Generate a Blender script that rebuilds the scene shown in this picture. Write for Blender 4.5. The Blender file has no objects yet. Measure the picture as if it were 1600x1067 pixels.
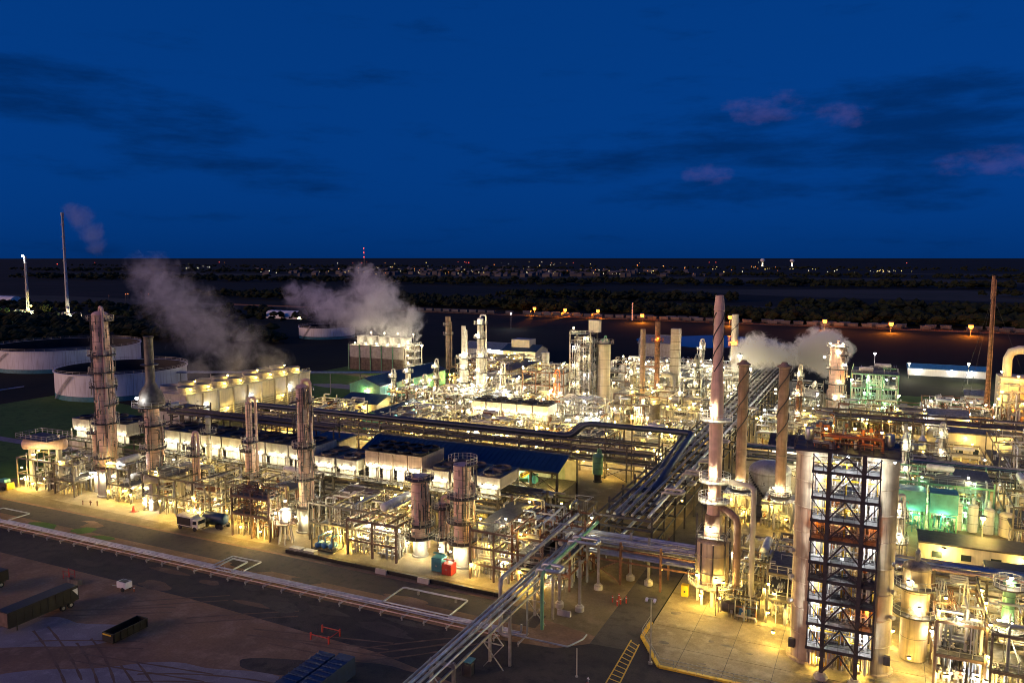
import bpy, math, random
from mathutils import Vector
R = math.radians
pi = math.pi
sc = bpy.context.scene
COL = sc.collection
# ------------------------------------------------------------------ camera
# plant grid: X runs along the plant front, Y away from the viewer, camera yawed 25 degrees off the grid
cam_d = bpy.data.cameras.new('camera'); cam_d.lens = 28; cam_d.sensor_width = 36
cam_d.clip_start = 1; cam_d.clip_end = 90000
cam = bpy.data.objects.new('camera', cam_d); COL.objects.link(cam)
cam.location = (0, 0, 55); cam.rotation_euler = (R(90 - 6.01), 0, R(25))
sc.camera = cam
# ------------------------------------------------------------------ render settings
sc.render.engine = 'CYCLES'
cy = sc.cycles
cy.use_denoising = True
cy.use_light_tree = True
cy.max_bounces = 5; cy.diffuse_bounces = 2; cy.glossy_bounces = 2; cy.transmission_bounces = 2
cy.volume_bounces = 3; cy.transparent_max_bounces = 12
cy.sample_clamp_indirect = 4.0; cy.sample_clamp_direct = 70.0
cy.caustics_reflective = False; cy.caustics_refractive = False
cy.volume_step_rate = 0.6
cy.pixel_filter_type = 'BLACKMAN_HARRIS'; cy.filter_width = 1.0
cy.denoising_prefilter = 'ACCURATE'
sc.view_settings.view_transform = 'Standard'; sc.view_settings.look = 'None'
sc.view_settings.exposure = 0.0; sc.view_settings.gamma = 1.0
# ------------------------------------------------------------------ dusk sky
W = bpy.data.worlds.new('World'); sc.world = W; W.use_nodes = True
nt = W.node_tree; nt.nodes.clear()
class G:
    """tiny node-graph helper"""
    def __init__(s, tree): s.t = tree
    def n(s, typ, **kw):
        x = s.t.nodes.new(typ)
        for k, v in kw.items():
            if k.startswith('i_'): x.inputs[k[2:].replace('_', ' ')].default_value = v
            else: setattr(x, k, v)
        return x
    def l(s, a, b): s.t.links.new(a, b)
    def math(s, op, a, b=None, c=None, clamp=False):
        x = s.n('ShaderNodeMath', operation=op); x.use_clamp = clamp
        for i, q in enumerate((a, b, c)):
            if q is None: continue
            if isinstance(q, (int, float)): x.inputs[i].default_value = q
            else: s.l(q, x.inputs[i])
        return x.outputs[0]
    def mix(s, f, a, b, blend='MIX'):
        x = s.n('ShaderNodeMix', data_type='RGBA', blend_type=blend)
        for i, q in ((0, f), (6, a), (7, b)):
            if isinstance(q, (int, float)): x.inputs[i].default_value = q
            elif isinstance(q, (tuple, list)): x.inputs[i].default_value = (*q, 1)
            else: s.l(q, x.inputs[i])
        return x.outputs[2]
    def ramp(s, f, p0, p1):
        x = s.n('ShaderNodeMapRange'); x.interpolation_type = 'SMOOTHSTEP'
        x.inputs[1].default_value = p0; x.inputs[2].default_value = p1
        s.l(f, x.inputs[0]); return x.outputs[0]
g = G(nt)
sky = g.n('ShaderNodeTexSky', sky_type='NISHITA', sun_disc=False)
SUN_EL, SUN_AZ = R(4.0), R(-135)        # just setting, far round to the left and behind the viewer
sky.sun_elevation = SUN_EL; sky.sun_rotation = SUN_AZ
sky.altitude = 200; sky.air_density = 1.0; sky.dust_density = 0.6; sky.ozone_density = 4.0
tc = g.n('ShaderNodeTexCoord')
sep = g.n('ShaderNodeSeparateXYZ'); g.l(tc.outputs['Generated'], sep.inputs[0])
# compass bearing (degrees from the plant's view axis) and elevation (degrees)
c25, s25 = math.cos(R(25)), math.sin(R(25))
ru = g.math('ADD', g.math('MULTIPLY', sep.outputs[0], c25), g.math('MULTIPLY', sep.outputs[1], s25))
rf = g.math('ADD', g.math('MULTIPLY', sep.outputs[0], -s25), g.math('MULTIPLY', sep.outputs[1], c25))
az = g.math('MULTIPLY', g.math('ARCTAN2', ru, rf), 57.3)
el = g.math('MULTIPLY', g.math('ARCSINE', sep.outputs[2]), 57.3)
def cl_noise(sx, sy, scale, detail, seed, rough=0.6):
    cmb = g.n('ShaderNodeCombineXYZ')
    g.l(g.math('MULTIPLY', az, sx), cmb.inputs[0]); g.l(g.math('MULTIPLY', el, sy), cmb.inputs[1])
    cmb.inputs[2].default_value = seed
    nz = g.n('ShaderNodeTexNoise'); nz.inputs['Scale'].default_value = scale; nz.inputs['Detail'].default_value = detail
    nz.inputs['Roughness'].default_value = rough
    g.l(cmb.outputs[0], nz.inputs['Vector']); return nz.outputs[0]
def bank(az0, el0, wa, we, slope):
    """soft elliptical cloud bank round a bearing/elevation, long axis tilted by slope"""
    da = g.math('SUBTRACT', az, az0)
    de = g.math('SUBTRACT', g.math('SUBTRACT', el, el0), g.math('MULTIPLY', da, slope))
    q = g.math('ADD', g.math('POWER', g.math('ABSOLUTE', g.math('MULTIPLY', da, 1 / wa)), 2.0),
               g.math('POWER', g.math('ABSOLUTE', g.math('MULTIPLY', de, 1 / we)), 2.0))
    return g.math('SUBTRACT', 1.0, q, clamp=True)
def mx(*a):
    r = a[0]
    for q in a[1:]: r = g.math('MAXIMUM', r, q)
    return r
n1 = cl_noise(0.13, 0.62, 1.0, 8, 3.1, .62)
n2 = cl_noise(0.55, 0.95, 1.0, 7, 7.7, .62)
dark_b = mx(bank(-26, 9.0, 22, 3.2, -0.27), bank(-32, 11.5, 9, 1.0, -0.05), bank(6, 6.2, 11, 1.6, 0.03), bank(24, 7.4, 22, 5.0, 0.05),
            bank(-80, 9, 20, 4, 0.05), bank(85, 10, 24, 5, -0.05), bank(150, 9, 30, 5, 0.0), bank(-150, 10, 28, 5, 0.0))
dark = g.ramp(g.math('ADD', g.math('MULTIPLY', dark_b, 0.42), g.math('MULTIPLY', g.math('SUBTRACT', n1, 0.5), 1.5)), 0.04, 0.62)
pink_b = mx(bank(17.3, 9.9, 3.6, 1.3, 0.0), bank(21.8, 9.2, 2.6, 1.0, -0.12), bank(13.6, 5.7, 2.0, 0.9, 0.0), bank(31.5, 5.7, 4.5, 1.2, 0.0))
pink = g.math('MULTIPLY', g.ramp(pink_b, 0.0, 0.35), g.ramp(g.math('ADD', g.math('MULTIPLY', pink_b, 0.5), g.math('MULTIPLY', g.math('SUBTRACT', n2, 0.5), 1.9)), 0.08, 0.85))
sb = g.n('ShaderNodeSeparateColor'); g.l(sky.outputs[0], sb.inputs[0])   # long blue-hour light: keep the scattered blue
sflat = g.math('MULTIPLY', g.math('POWER', sb.outputs[2], 0.22), 1.98)
cb = g.n('ShaderNodeCombineXYZ')
for i_, k_ in ((0, 0.004), (1, 0.19), (2, 1.0)): g.l(g.math('MULTIPLY', sflat, k_), cb.inputs[i_])
tint = cb.outputs[0]
c1 = g.mix(g.math('MULTIPLY', dark, 0.45), tint, (0.0, 0.0, 0.012))
c2 = g.mix(g.math('MULTIPLY', pink, 0.24), c1, (1.35, 0.95, 3.0))
bg = g.n('ShaderNodeBackground'); bg.inputs['Strength'].default_value = 0.10
g.l(c2, bg.inputs['Color'])
wo = g.n('ShaderNodeOutputWorld'); g.l(bg.outputs[0], wo.inputs[0])
# afterglow: one very weak, very soft low sun
sun_d = bpy.data.lights.new('afterglow', 'SUN'); sun_d.energy = 1.4; sun_d.angle = R(25); sun_d.color = (1.0, 0.58, 0.42)
sun = bpy.data.objects.new('afterglow', sun_d); COL.objects.link(sun)
sun.rotation_euler = (R(79), 0, R(-40))
# ------------------------------------------------------------------ materials
MATS = {}
def mat(name, col, rough=0.6, metal=0.0, var=0.25, scale=0.6, streak=0.0, stain=None, bump=0.0, emit=None, es=0):
    m = bpy.data.materials.new(name); m.use_nodes = True; MATS[name] = m
    t = G(m.node_tree); p = m.node_tree.nodes['Principled BSDF']
    p.inputs['Roughness'].default_value = rough; p.inputs['Metallic'].default_value = metal
    geo = t.n('ShaderNodeNewGeometry')
    nz = t.n('ShaderNodeTexNoise'); nz.inputs['Scale'].default_value = scale; nz.inputs['Detail'].default_value = 6
    t.l(geo.outputs['Position'], nz.inputs['Vector'])
    f = t.ramp(nz.outputs[0], 0.3, 0.7)
    lo = tuple(c * (1 - var) for c in col); hi = tuple(min(1, c * (1 + var)) for c in col)
    c = t.mix(f, lo, hi)
    if streak:
        mp = t.n('ShaderNodeMapping'); mp.inputs['Scale'].default_value = (2.5, 2.5, 0.12)
        t.l(geo.outputs['Position'], mp.inputs['Vector'])
        n2 = t.n('ShaderNodeTexNoise'); n2.inputs['Scale'].default_value = 1.0; n2.inputs['Detail'].default_value = 5
        t.l(mp.outputs[0], n2.inputs['Vector'])
        c = t.mix(t.math('MULTIPLY', t.ramp(n2.outputs[0], 0.48, 0.72), streak), c, stain or tuple(q * 0.35 for q in col))
    t.l(c, p.inputs['Base Color'])
    if bump:
        bp = t.n('ShaderNodeBump'); bp.inputs['Strength'].default_value = bump; bp.inputs['Distance'].default_value = 0.3
        n3 = t.n('ShaderNodeTexNoise'); n3.inputs['Scale'].default_value = 3.0; n3.inputs['Detail'].default_value = 8
        t.l(geo.outputs['Position'], n3.inputs['Vector']); t.l(n3.outputs[0], bp.inputs['Height']); t.l(bp.outputs[0], p.inputs['Normal'])
    if emit:
        p.inputs['Emission Color'].default_value = (*emit, 1); p.inputs['Emission Strength'].default_value = es
        m.cycles.emission_sampling = 'NONE'
    return m
mat('silver', (0.44, 0.46, 0.50), 0.40, 0.85, 0.15, 0.8)
mat('dark_pipe', (0.075, 0.08, 0.095), 0.45, 0.5, 0.3, 0.9)
mat('navy_pipe', (0.016, 0.028, 0.06), 0.45, 0.1, 0.2, 0.6)
mat('navy', (0.010, 0.04, 0.10), 0.5, 0.0, 0.2, 1.0)
mat('pale_green', (0.36, 0.42, 0.32), 0.6, 0.0, 0.12, 0.6, 0.25)
mat('roofing', (0.10, 0.09, 0.085), 0.8, 0.0, 0.3, 0.02)
mat('galv', (0.38, 0.36, 0.32), 0.5, 0.55, 0.2, 1.2)
mat('steel', (0.15, 0.13, 0.105), 0.6, 0.3, 0.3, 1.0)
mat('dark_steel', (0.055, 0.050, 0.052), 0.6, 0.2, 0.3, 1.0)
mat('brown_steel', (0.15, 0.095, 0.07), 0.65, 0.1, 0.35, 0.9)
mat('white_ins', (0.66, 0.63, 0.57), 0.55, 0.0, 0.12, 1.0, 0.35, (0.33, 0.26, 0.19))
mat('pink_ins', (0.70, 0.47, 0.37), 0.55, 0.05, 0.14, 0.7, 0.35, (0.30, 0.20, 0.15))
mat('grey_ins', (0.42, 0.39, 0.35), 0.5, 0.3, 0.15, 0.9, 0.35, (0.2, 0.16, 0.12))
mat('concrete', (0.44, 0.40, 0.33), 0.8, 0.0, 0.15, 0.5, 0.3, (0.25, 0.22, 0.17))
mat('silo_con', (0.50, 0.385, 0.24), 0.75, 0.0, 0.22, 0.5, 0.8, (0.22, 0.165, 0.11))
mat('rust', (0.21, 0.10, 0.055), 0.75, 0.0, 0.45, 1.2, 0.4, (0.08, 0.04, 0.03))
mat('rust_stack', (0.26, 0.17, 0.12), 0.7, 0.0, 0.3, 0.6, 0.6, (0.13, 0.06, 0.035))
mat('blue_roof', (0.008, 0.034, 0.085), 0.55, 0.0, 0.12, 0.4, 0.2)
mat('teal', (0.05, 0.22, 0.24), 0.5, 0.0, 0.2, 0.8)
mat('green', (0.16, 0.36, 0.20), 0.45, 0.0, 0.15, 0.9, 0.25)
mat('yellow', (0.72, 0.46, 0.03), 0.5, 0.0, 0.15, 1.0)
mat('red', (0.50, 0.045, 0.025), 0.5, 0.0, 0.2, 1.0)
mat('orange', (0.55, 0.16, 0.04), 0.55, 0.0, 0.25, 1.0)
mat('blue', (0.03, 0.13, 0.32), 0.45, 0.0, 0.2, 1.0)
mat('white_paint', (0.84, 0.82, 0.78), 0.5, 0.0, 0.06, 0.3, 0.25, (0.45, 0.38, 0.30))
mat('cream', (0.60, 0.53, 0.40), 0.6, 0.0, 0.1, 0.5, 0.3)
mat('black_paint', (0.008, 0.008, 0.009), 0.5, 0.0, 0.3, 1.0)
mat('grate', (0.10, 0.095, 0.09), 0.6, 0.4, 0.3, 2.0)
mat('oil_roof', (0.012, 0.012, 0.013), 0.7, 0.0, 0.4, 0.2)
mat('gen_white', (0.8, 0.8, 0.8), 0.5)
mat('rubber', (0.018, 0.018, 0.018), 0.85)
mat('tank_paint', (0.84, 0.82, 0.78), 0.5, 0.0, 0.10, 0.12, 0.55, (0.42, 0.32, 0.24))
mat('stain', (0.16, 0.125, 0.08), 0.6, 0.0, 0.4, 0.8)
mat('glass', (0.02, 0.03, 0.04), 0.1)
mat('louver', (0.46, 0.43, 0.36), 0.6, 0.0, 0.15, 0.7, 0.4, (0.25, 0.22, 0.17))
mat('timber', (0.20, 0.16, 0.12), 0.75, 0.0, 0.3, 0.8, 0.5)
LAMPS = {'warm': (1.0, 0.69, 0.15), 'white': (1.0, 0.88, 0.55), 'cool': (0.86, 0.93, 1.0), 'sodium': (1.0, 0.24, 0.015), 'green': (0.45, 1.0, 0.45), 'red': (1.0, 0.06, 0.02)}
for k, c in LAMPS.items():
    mat('bulb_' + k, (0.8, 0.8, 0.8), 0.4, emit=c, es=40 if k not in ('red', 'sodium') else (6 if k == 'sodium' else 7))
for k in ('warm', 'white', 'sodium', 'red'): mat('far_' + k, (0.5, 0.5, 0.5), 0.4, emit=LAMPS[k], es=2.2)
# ------------------------------------------------------------------ mesh builder
class MB:
    def __init__(s): s.v = []; s.f = []; s.mi = []; s.sm = []
    def face(s, idx, m=0, sm=False): s.f.append(idx); s.mi.append(m); s.sm.append(sm)
    def box(s, x0, x1, y0, y1, z0, z1, m=0):
        b = len(s.v)
        s.v += [(x0,y0,z0),(x1,y0,z0),(x1,y1,z0),(x0,y1,z0),(x0,y0,z1),(x1,y0,z1),(x1,y1,z1),(x0,y1,z1)]
        for q in ((3,2,1,0),(4,5,6,7),(0,1,5,4),(1,2,6,5),(2,3,7,6),(3,0,4,7)): s.face([b+i for i in q], m)
        return s
    def beam(s, p, q, w, h=None, m=0):
        p, q = Vector(p), Vector(q); h = h or w; d = q - p
        if d.length < 1e-6: return s
        d.normalize(); up = Vector((0,0,1)) if abs(d.z) < 0.95 else Vector((0,1,0))
        x = d.cross(up).normalized() * (w/2); y = x.cross(d).normalized() * (h/2); b = len(s.v)
        for c in (p, q):
            for sx, sy in ((-1,-1),(1,-1),(1,1),(-1,1)): s.v.append(tuple(c + x*sx + y*sy))
        for k in range(4): s.face([b+k, b+(k+1)%4, b+4+(k+1)%4, b+4+k], m)
        s.face([b+3,b+2,b+1,b], m); s.face([b+4,b+5,b+6,b+7], m); return s
    def lathe(s, cx, cy_, prof, n=20, m=0, smooth=True, z0=0, a0=0.0):
        b = len(s.v)
        for r, z in prof:
            for k in range(n):
                a = a0 + 2*pi*k/n; s.v.append((cx + r*math.cos(a), cy_ + r*math.sin(a), z0 + z))
        for i in range(len(prof)-1):
            for k in range(n):
                s.face([b+i*n+k, b+i*n+(k+1)%n, b+(i+1)*n+(k+1)%n, b+(i+1)*n+k], m, smooth)
        s.face([b+k for k in range(n)][::-1], m); s.face([b+(len(prof)-1)*n+k for k in range(n)], m)
        return s
    def tube(s, pts, r, n=8, m=0, elbow=True, smooth=True):
        P = [Vector(p) for p in pts]
        if elbow and len(P) > 2:
            Q = [P[0]]
            for i in range(1, len(P)-1):
                a = P[i-1]-P[i]; c = P[i+1]-P[i]; e = min(2.2*r, a.length*0.45, c.length*0.45)
                a.normalize(); c.normalize()
                Q += [P[i]+a*e, P[i]+(a+c)*e*0.28, P[i]+c*e]
            Q.append(P[-1]); P = Q
        b = len(s.v); ref = None
        for i, p in enumerate(P):
            if i == 0: d = P[1]-P[0]
            elif i == len(P)-1: d = P[-1]-P[-2]
            else: d = (P[i]-P[i-1]).normalized() + (P[i+1]-P[i]).normalized()
            if d.length < 1e-9: d = Vector((0,0,1))
            d.normalize()
            if ref is None: ref = Vector((0,0,1)) if abs(d.z) < 0.9 else Vector((1,0,0))
            x = ref - d*ref.dot(d)
            if x.length < 1e-4: x = d.orthogonal()
            x.normalize(); y = d.cross(x); ref = x
            for k in range(n):
                t = 2*pi*k/n; s.v.append(tuple(p + x*(r*math.cos(t)) + y*(r*math.sin(t))))
        for i in range(len(P)-1):
            for k in range(n): s.face([b+i*n+k, b+i*n+(k+1)%n, b+(i+1)*n+(k+1)%n, b+(i+1)*n+k], m, smooth)
        s.face([b+k for k in range(n)][::-1], m); s.face([b+(len(P)-1)*n+k for k in range(n)], m); return s
    def drum(s, p, q, r, n=14, m=0, cap=0.5):
        """closed vessel with rounded heads between p and q"""
        p, q = Vector(p), Vector(q); d = (q-p).normalized()
        x = d.orthogonal().normalized(); y = d.cross(x); b = len(s.v); rings = []
        for k in (4, 3, 2, 1, 0): t = k/4*pi/2; rings.append((p - d*(r*cap*math.sin(t)), max(r*math.cos(t), 0.02)))
        for k in (0, 1, 2, 3, 4): t = k/4*pi/2; rings.append((q + d*(r*cap*math.sin(t)), max(r*math.cos(t), 0.02)))
        for c, rr in rings:
            for k in range(n):
                t = 2*pi*k/n; s.v.append(tuple(c + x*(rr*math.cos(t)) + y*(rr*math.sin(t))))
        for i in range(len(rings)-1):
            for k in range(n): s.face([b+i*n+k, b+i*n+(k+1)%n, b+(i+1)*n+(k+1)%n, b+(i+1)*n+k], m, True)
        s.face([b+k for k in range(n)][::-1], m); s.face([b+(len(rings)-1)*n+k for k in range(n)], m); return s
    def ring(s, cx, cy_, z, r0, r1, t=0.15, n=24, a0=0, a1=2*pi, m=0):
        full = abs(a1-a0-2*pi) < 1e-6; c = n if full else n+1; b = len(s.v)
        for k in range(c):
            a = a0 + (a1-a0)*k/n
            for r, zz in ((r0,z),(r1,z),(r1,z+t),(r0,z+t)): s.v.append((cx+r*math.cos(a), cy_+r*math.sin(a), zz))
        for k in range(n):
            i, j = b+4*k, b+4*((k+1) % c)
            for q in range(4): s.face([i+q, j+q, j+(q+1)%4, i+(q+1)%4], m)
        if not full: s.face([b,b+1,b+2,b+3], m); e = b+4*n; s.face([e+3,e+2,e+1,e], m)
        return s
    def rail(s, pts, h=1.1, w=0.055, step=1.6, m=0, closed=False):
        P = [Vector(p) for p in pts]
        if closed: P.append(P[0])
        for i in range(len(P)-1):
            p, q = P[i], P[i+1]; L = (q-p).length; k = max(1, round(L/step))
            for zz in (h, h*0.52): s.beam(p+Vector((0,0,zz)), q+Vector((0,0,zz)), w, w, m)
            for j in range(k + (1 if i == len(P)-2 and not closed else 0)):
                c = p + (q-p)*(j/k); s.beam(c, c+Vector((0,0,h)), w, w, m)
        return s
    def ringrail(s, cx, cy_, z, r, n=14, a0=0, a1=2*pi, h=1.1, w=0.055, m=0):
        full = abs(a1-a0-2*pi) < 1e-6
        pts = [(cx+r*math.cos(a0+(a1-a0)*k/n), cy_+r*math.sin(a0+(a1-a0)*k/n), z) for k in range(n if full else n+1)]
        return s.rail(pts, h, w, 9, m, full)
    def mesh(s, name, mats):
        me = bpy.data.meshes.new(name); me.from_pydata(s.v, [], s.f)
        for m in ([mats] if isinstance(mats, str) else mats): me.materials.append(MATS[m])
        me.polygons.foreach_set('material_index', s.mi); me.polygons.foreach_set('use_smooth', s.sm); me.update()
        if any(s.sm): me.set_sharp_from_angle(angle=R(38))
        return me
    def build(s, name, mats, parent=None, **props):
        return link(name, s.mesh(name, mats), parent, **props)
def link(name, data, parent=None, loc=None, **props):
    o = bpy.data.objects.new(name, data); COL.objects.link(o)
    if loc: o.location = loc
    if parent: o.parent = parent; o.matrix_parent_inverse = inv(parent)
    for k, v in props.items(): o[k] = v
    return o
_INV = {}
def inv(p):
    from mathutils import Matrix
    if p.name not in _INV:
        m = Matrix.Translation(p.location) if not p.rotation_euler.z else Matrix.Translation(p.location) @ p.rotation_euler.to_matrix().to_4x4()
        _INV[p.name] = m.inverted()
    return _INV[p.name]
def thing(name, label, cat, loc=(0, 0, 0), group=None):
    o = bpy.data.objects.new(name, None); COL.objects.link(o); o.empty_display_size = 0.5
    o.location = loc; o['label'] = label; o['category'] = cat
    if group: o['group'] = group
    return o
def tag(o, label, cat, group=None):
    o['label'] = label; o['category'] = cat
    if group: o['group'] = group
    return o
def dup(root, dx, dy, dz=0, label=None):
    r = root.copy(); COL.objects.link(r); off = Vector((dx, dy, dz)); r.location = root.location + off
    if label: r['label'] = label
    for ch in list(root.children):
        c = ch.copy(); COL.objects.link(c); c.parent = r; c.matrix_parent_inverse = ch.matrix_parent_inverse
        for gch in list(ch.children):
            d = gch.copy(); COL.objects.link(d); d.parent = c; d.matrix_parent_inverse = gch.matrix_parent_inverse
    return r
# ------------------------------------------------------------------ lamps (a fitting on its thing, with its own light)
LMESH = {}; LDATA = {}
POWER = 3.4
def lamp(parent, x, y, z, p=350, kind='warm', r=0.2, arm=True, off=(0, 0)):
    p = p * POWER; r = round(r*1.18, 3)
    key = (kind, r)
    if key not in LMESH:
        b = MB(); b.lathe(0, 0, [(r*0.5, r*0.75), (r*1.25, r*0.7), (r*1.25, r*0.95), (r*0.4, r*1.3)], 8, 1)
        b.drum((0, 0, -r*0.1), (0, 0, r*0.3), r*0.9, 8, 0, 0.9)
        LMESH[key] = b.mesh('floodlight', ['bulb_' + kind, 'dark_steel'])
    o = link('floodlight', LMESH[key], parent); o.location = (x, y, z)
    k2 = (kind, round(p))
    if k2 not in LDATA:
        d = bpy.data.lights.new('lamp_light', 'POINT'); d.energy = p; d.color = LAMPS[kind]; d.shadow_soft_size = 0.18; LDATA[k2] = d
    q = link('lamp_light', LDATA[k2], parent); q.location = (x + off[0], y + off[1], z - r*1.6)
    return o
# ------------------------------------------------------------------ random process pipework
PIPEM = ['silver', 'galv', 'white_ins', 'grey_ins', 'rust', 'steel']
def clutter(mb, x0, x1, y0, y1, z0, z1, n, rng, rmin=0.05, rmax=0.24, levels=None, drop=0.5):
    thin = (x1-x0)*(y1-y0) < 60      # small stands carry single lines only
    lv = levels or [z0 + (z1-z0)*k/3 for k in range(1, 4)]
    for _ in range(n):
        m = rng.choices(range(6), (4, 3, 3, 3, 1, 2))[0]; r = rmin + (rmax-rmin)*rng.random()**1.8
        z = rng.choice(lv) + rng.uniform(-0.4, 0.4); t = rng.random()
        x, y = rng.uniform(x0, x1), rng.uniform(y0, y1); pts = []
        if t < 0.30:
            e = min(max(x + rng.choice((-1, 1)) * rng.uniform(2, 9), x0), x1); pts = [(x, y, z), (e, y, z)]
        elif t < 0.58:
            e = min(max(y + rng.choice((-1, 1)) * rng.uniform(2, 8), y0), y1); pts = [(x, y, z), (x, e, z)]
        else: pts = [(x, y, z0 + 0.1), (x, y, z)]
        if t < 0.58 and rng.random() < drop:
            p = pts[-1]; pts.append((p[0], p[1], max(z0 + 0.15, z - rng.uniform(1.5, z1-z0))))
        elif t >= 0.58 and rng.random() < 0.75:
            if rng.random() < 0.5: pts.append((min(max(x + rng.uniform(-4, 4), x0), x1), y, z))
            else: pts.append((x, min(max(y + rng.uniform(-4, 4), y0), y1), z))
        if (Vector(pts[0]) - Vector(pts[1])).length < 0.3: continue
        q = rng.choices((1, 2, 3, 4), (8, 2, 1, .5))[0] if not thin else 1; sp = r*2 + rng.uniform(.08, .3); alx = t < 0.30
        for c in range(q):
            o_ = c*sp; mb.tube([(p[0] + (0 if alx else o_), p[1] + (o_ if alx else 0), p[2] + (o_*.35 if len(pts) > 2 else 0)) for p in pts], r, 6 if r > .14 else 5, m if rng.random() < .7 else rng.choice((0, 1, 2, 3)), r > .16)
    for _ in range(n // 4):      # thin stanchions and instrument stands
        x, y = rng.uniform(x0, x1), rng.uniform(y0, y1); h_ = rng.uniform(.9, 2.6); mb.beam((x, y, z0), (x, y, z0+h_), .09, .09, rng.choice((1, 2, 5)))
        if rng.random() < .5: mb.box(x-.2, x+.2, y-.12, y+.12, z0+h_-.3, z0+h_+.2, rng.choice((0, 1, 2, 3)))
    for _ in range(n // 5):      # valves, flanges and small pots on the lines
        x, y, z = rng.uniform(x0, x1), rng.uniform(y0, y1), rng.choice(lv) * rng.uniform(0.3, 1) + 0.3; r = rng.uniform(0.15, 0.4)
        mb.lathe(x, y, [(r*0.6, 0), (r, r*0.4), (r, r*1.2), (r*0.5, r*1.6), (r*0.15, r*2.6), (r*0.8, r*2.62), (r*0.8, r*2.8)], 7, rng.choice((0, 1, 2, 4, 5)), False, z)
SHARE = {}
def shared_box(w, d, h, name, m):
    k = (round(w, 2), round(d, 2), round(h, 2), name, m)
    if k not in SHARE:
        b = MB()
        if name == 'post':   # H-section
            t = 0.22*w; b.box(-w/2, w/2, -d/2, -d/2+t, 0, h); b.box(-w/2, w/2, d/2-t, d/2, 0, h); b.box(-t/2, t/2, -d/2+t, d/2-t, 0, h)
        else: b.box(-w/2, w/2, -d/2, d/2, 0, h)
        SHARE[k] = b.mesh(name, m)
    return SHARE[k]
def post(parent, x, y, z0, z1, w=0.3, m='steel', name='post'):
    o = link(name, shared_box(w, w, z1-z0, 'post', m), parent); o.location = (x, y, z0)
    o.matrix_parent_inverse = inv(parent); return o
def module(label, x0, x1, y0, y1, h, seed, n=120, levels=2, bays=3, m='steel', nl=6, kind='warm', power=350, name='pipe_structure', cat='pipe structure',
           rmax=0.24, rmin=0.06, lr=0.2, decks=True, rails=True, zlamp=None, exch=2, drumm=('white_ins',), brace=True, clz=None):
    """open steel structure: posts, beams, grated decks and rails, drums on it and the pipework threaded through it"""
    rng = random.Random(seed); t = thing(name, label, cat, ((x0+x1)/2, (y0+y1)/2, 0)); zlamp = zlamp or (2.0, 2.2, 2.4, 2.6, h*.62, h+.9)
    xs = [x0 + (x1-x0)*k/bays for k in range(bays+1)]; ys = [y0, y1] if y1-y0 < 9 else [y0, (y0+y1)/2, y1]
    lv = [h*(k+1)/levels for k in range(levels)]; w = 0.28
    for x in xs:
        for y in ys: post(t, x, y, 0, h + rng.choice((0, 0, 1.1)), w, m)
    for z in lv:
        for y in ys: MB().beam((x0, y, z-0.2), (x1, y, z-0.2), 0.2, 0.34).build('beam', m, t)
        for x in xs: MB().beam((x, y0, z-0.18), (x, y1, z-0.18), 0.18, 0.3).build('beam', m, t)
    if brace:
        for k in range(bays):
            if rng.random() < 0.5: MB().beam((xs[k], y0, 0.2), (xs[k+1], y0, lv[0]-0.3), 0.13).build('brace', m, t)
    if decks:
        for z in lv:
            for k in range(bays):
                if rng.random() < 0.42:
                    ya, yb = (y0, y1) if rng.random() < 0.5 else (y0, (y0+y1)/2)
                    d = MB().box(xs[k], xs[k+1], ya, yb, z, z+0.06).build('deck', 'grate', t)
                    if rails: MB().rail([(xs[k], ya+0.05, z+.06), (xs[k+1], ya+0.05, z+.06)], 1.1, 0.06).build('railing', 'galv', d)
    cl = MB(); clutter(cl, x0+0.2, x1-0.2, y0+0.2, y1-0.2, 0.0, (clz or h), int(n*.72), rng, rmin, rmax, [z*q for z in (lv if not clz else [clz]) for q in (0.35, 0.62, 0.95, 1.1)])
    cl.build('pipework', PIPEM, t, kind='stuff')
    for k in range(exch):
        r = rng.uniform(0.45, 0.8); x, y = rng.uniform(x0+2, x1-2), rng.uniform(y0+1, y1-1); z = rng.choice([1.0] + [q + 0.9 for q in lv]) + 0.3; L = rng.uniform(1.8, 3.0)
        al = rng.random() < 0.5; p, q = ((x-L, y, z), (x+L, y, z)) if al else ((x, y-L, z), (x, y+L, z))
        dm = MB().drum(p, q, r, 12).build('exchanger', rng.choice(drumm), t)
        for e in (-0.6, 0.6):
            c = (x+L*e, y) if al else (x, y+L*e); MB().box(c[0]-.2, c[0]+.2, c[1]-.2, c[1]+.2, z-r-0.55, z-r*0.8).build('saddle', 'concrete', dm)
    for k in range(int(nl*2.2)):
        x = rng.choice(xs) if rng.random() < .4 else rng.uniform(x0, x1); y = rng.choice((y0-0.25, rng.uniform(y0, y1))); z = rng.choice(list(zlamp))
        lamp(t, x + .3, y, z + rng.uniform(-.4, .5), power * rng.uniform(0.3, 0.9) // 25 * 25, rng.choices((kind, 'white', 'cool'), (.76, .18, .06))[0], lr)
    return t
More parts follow.
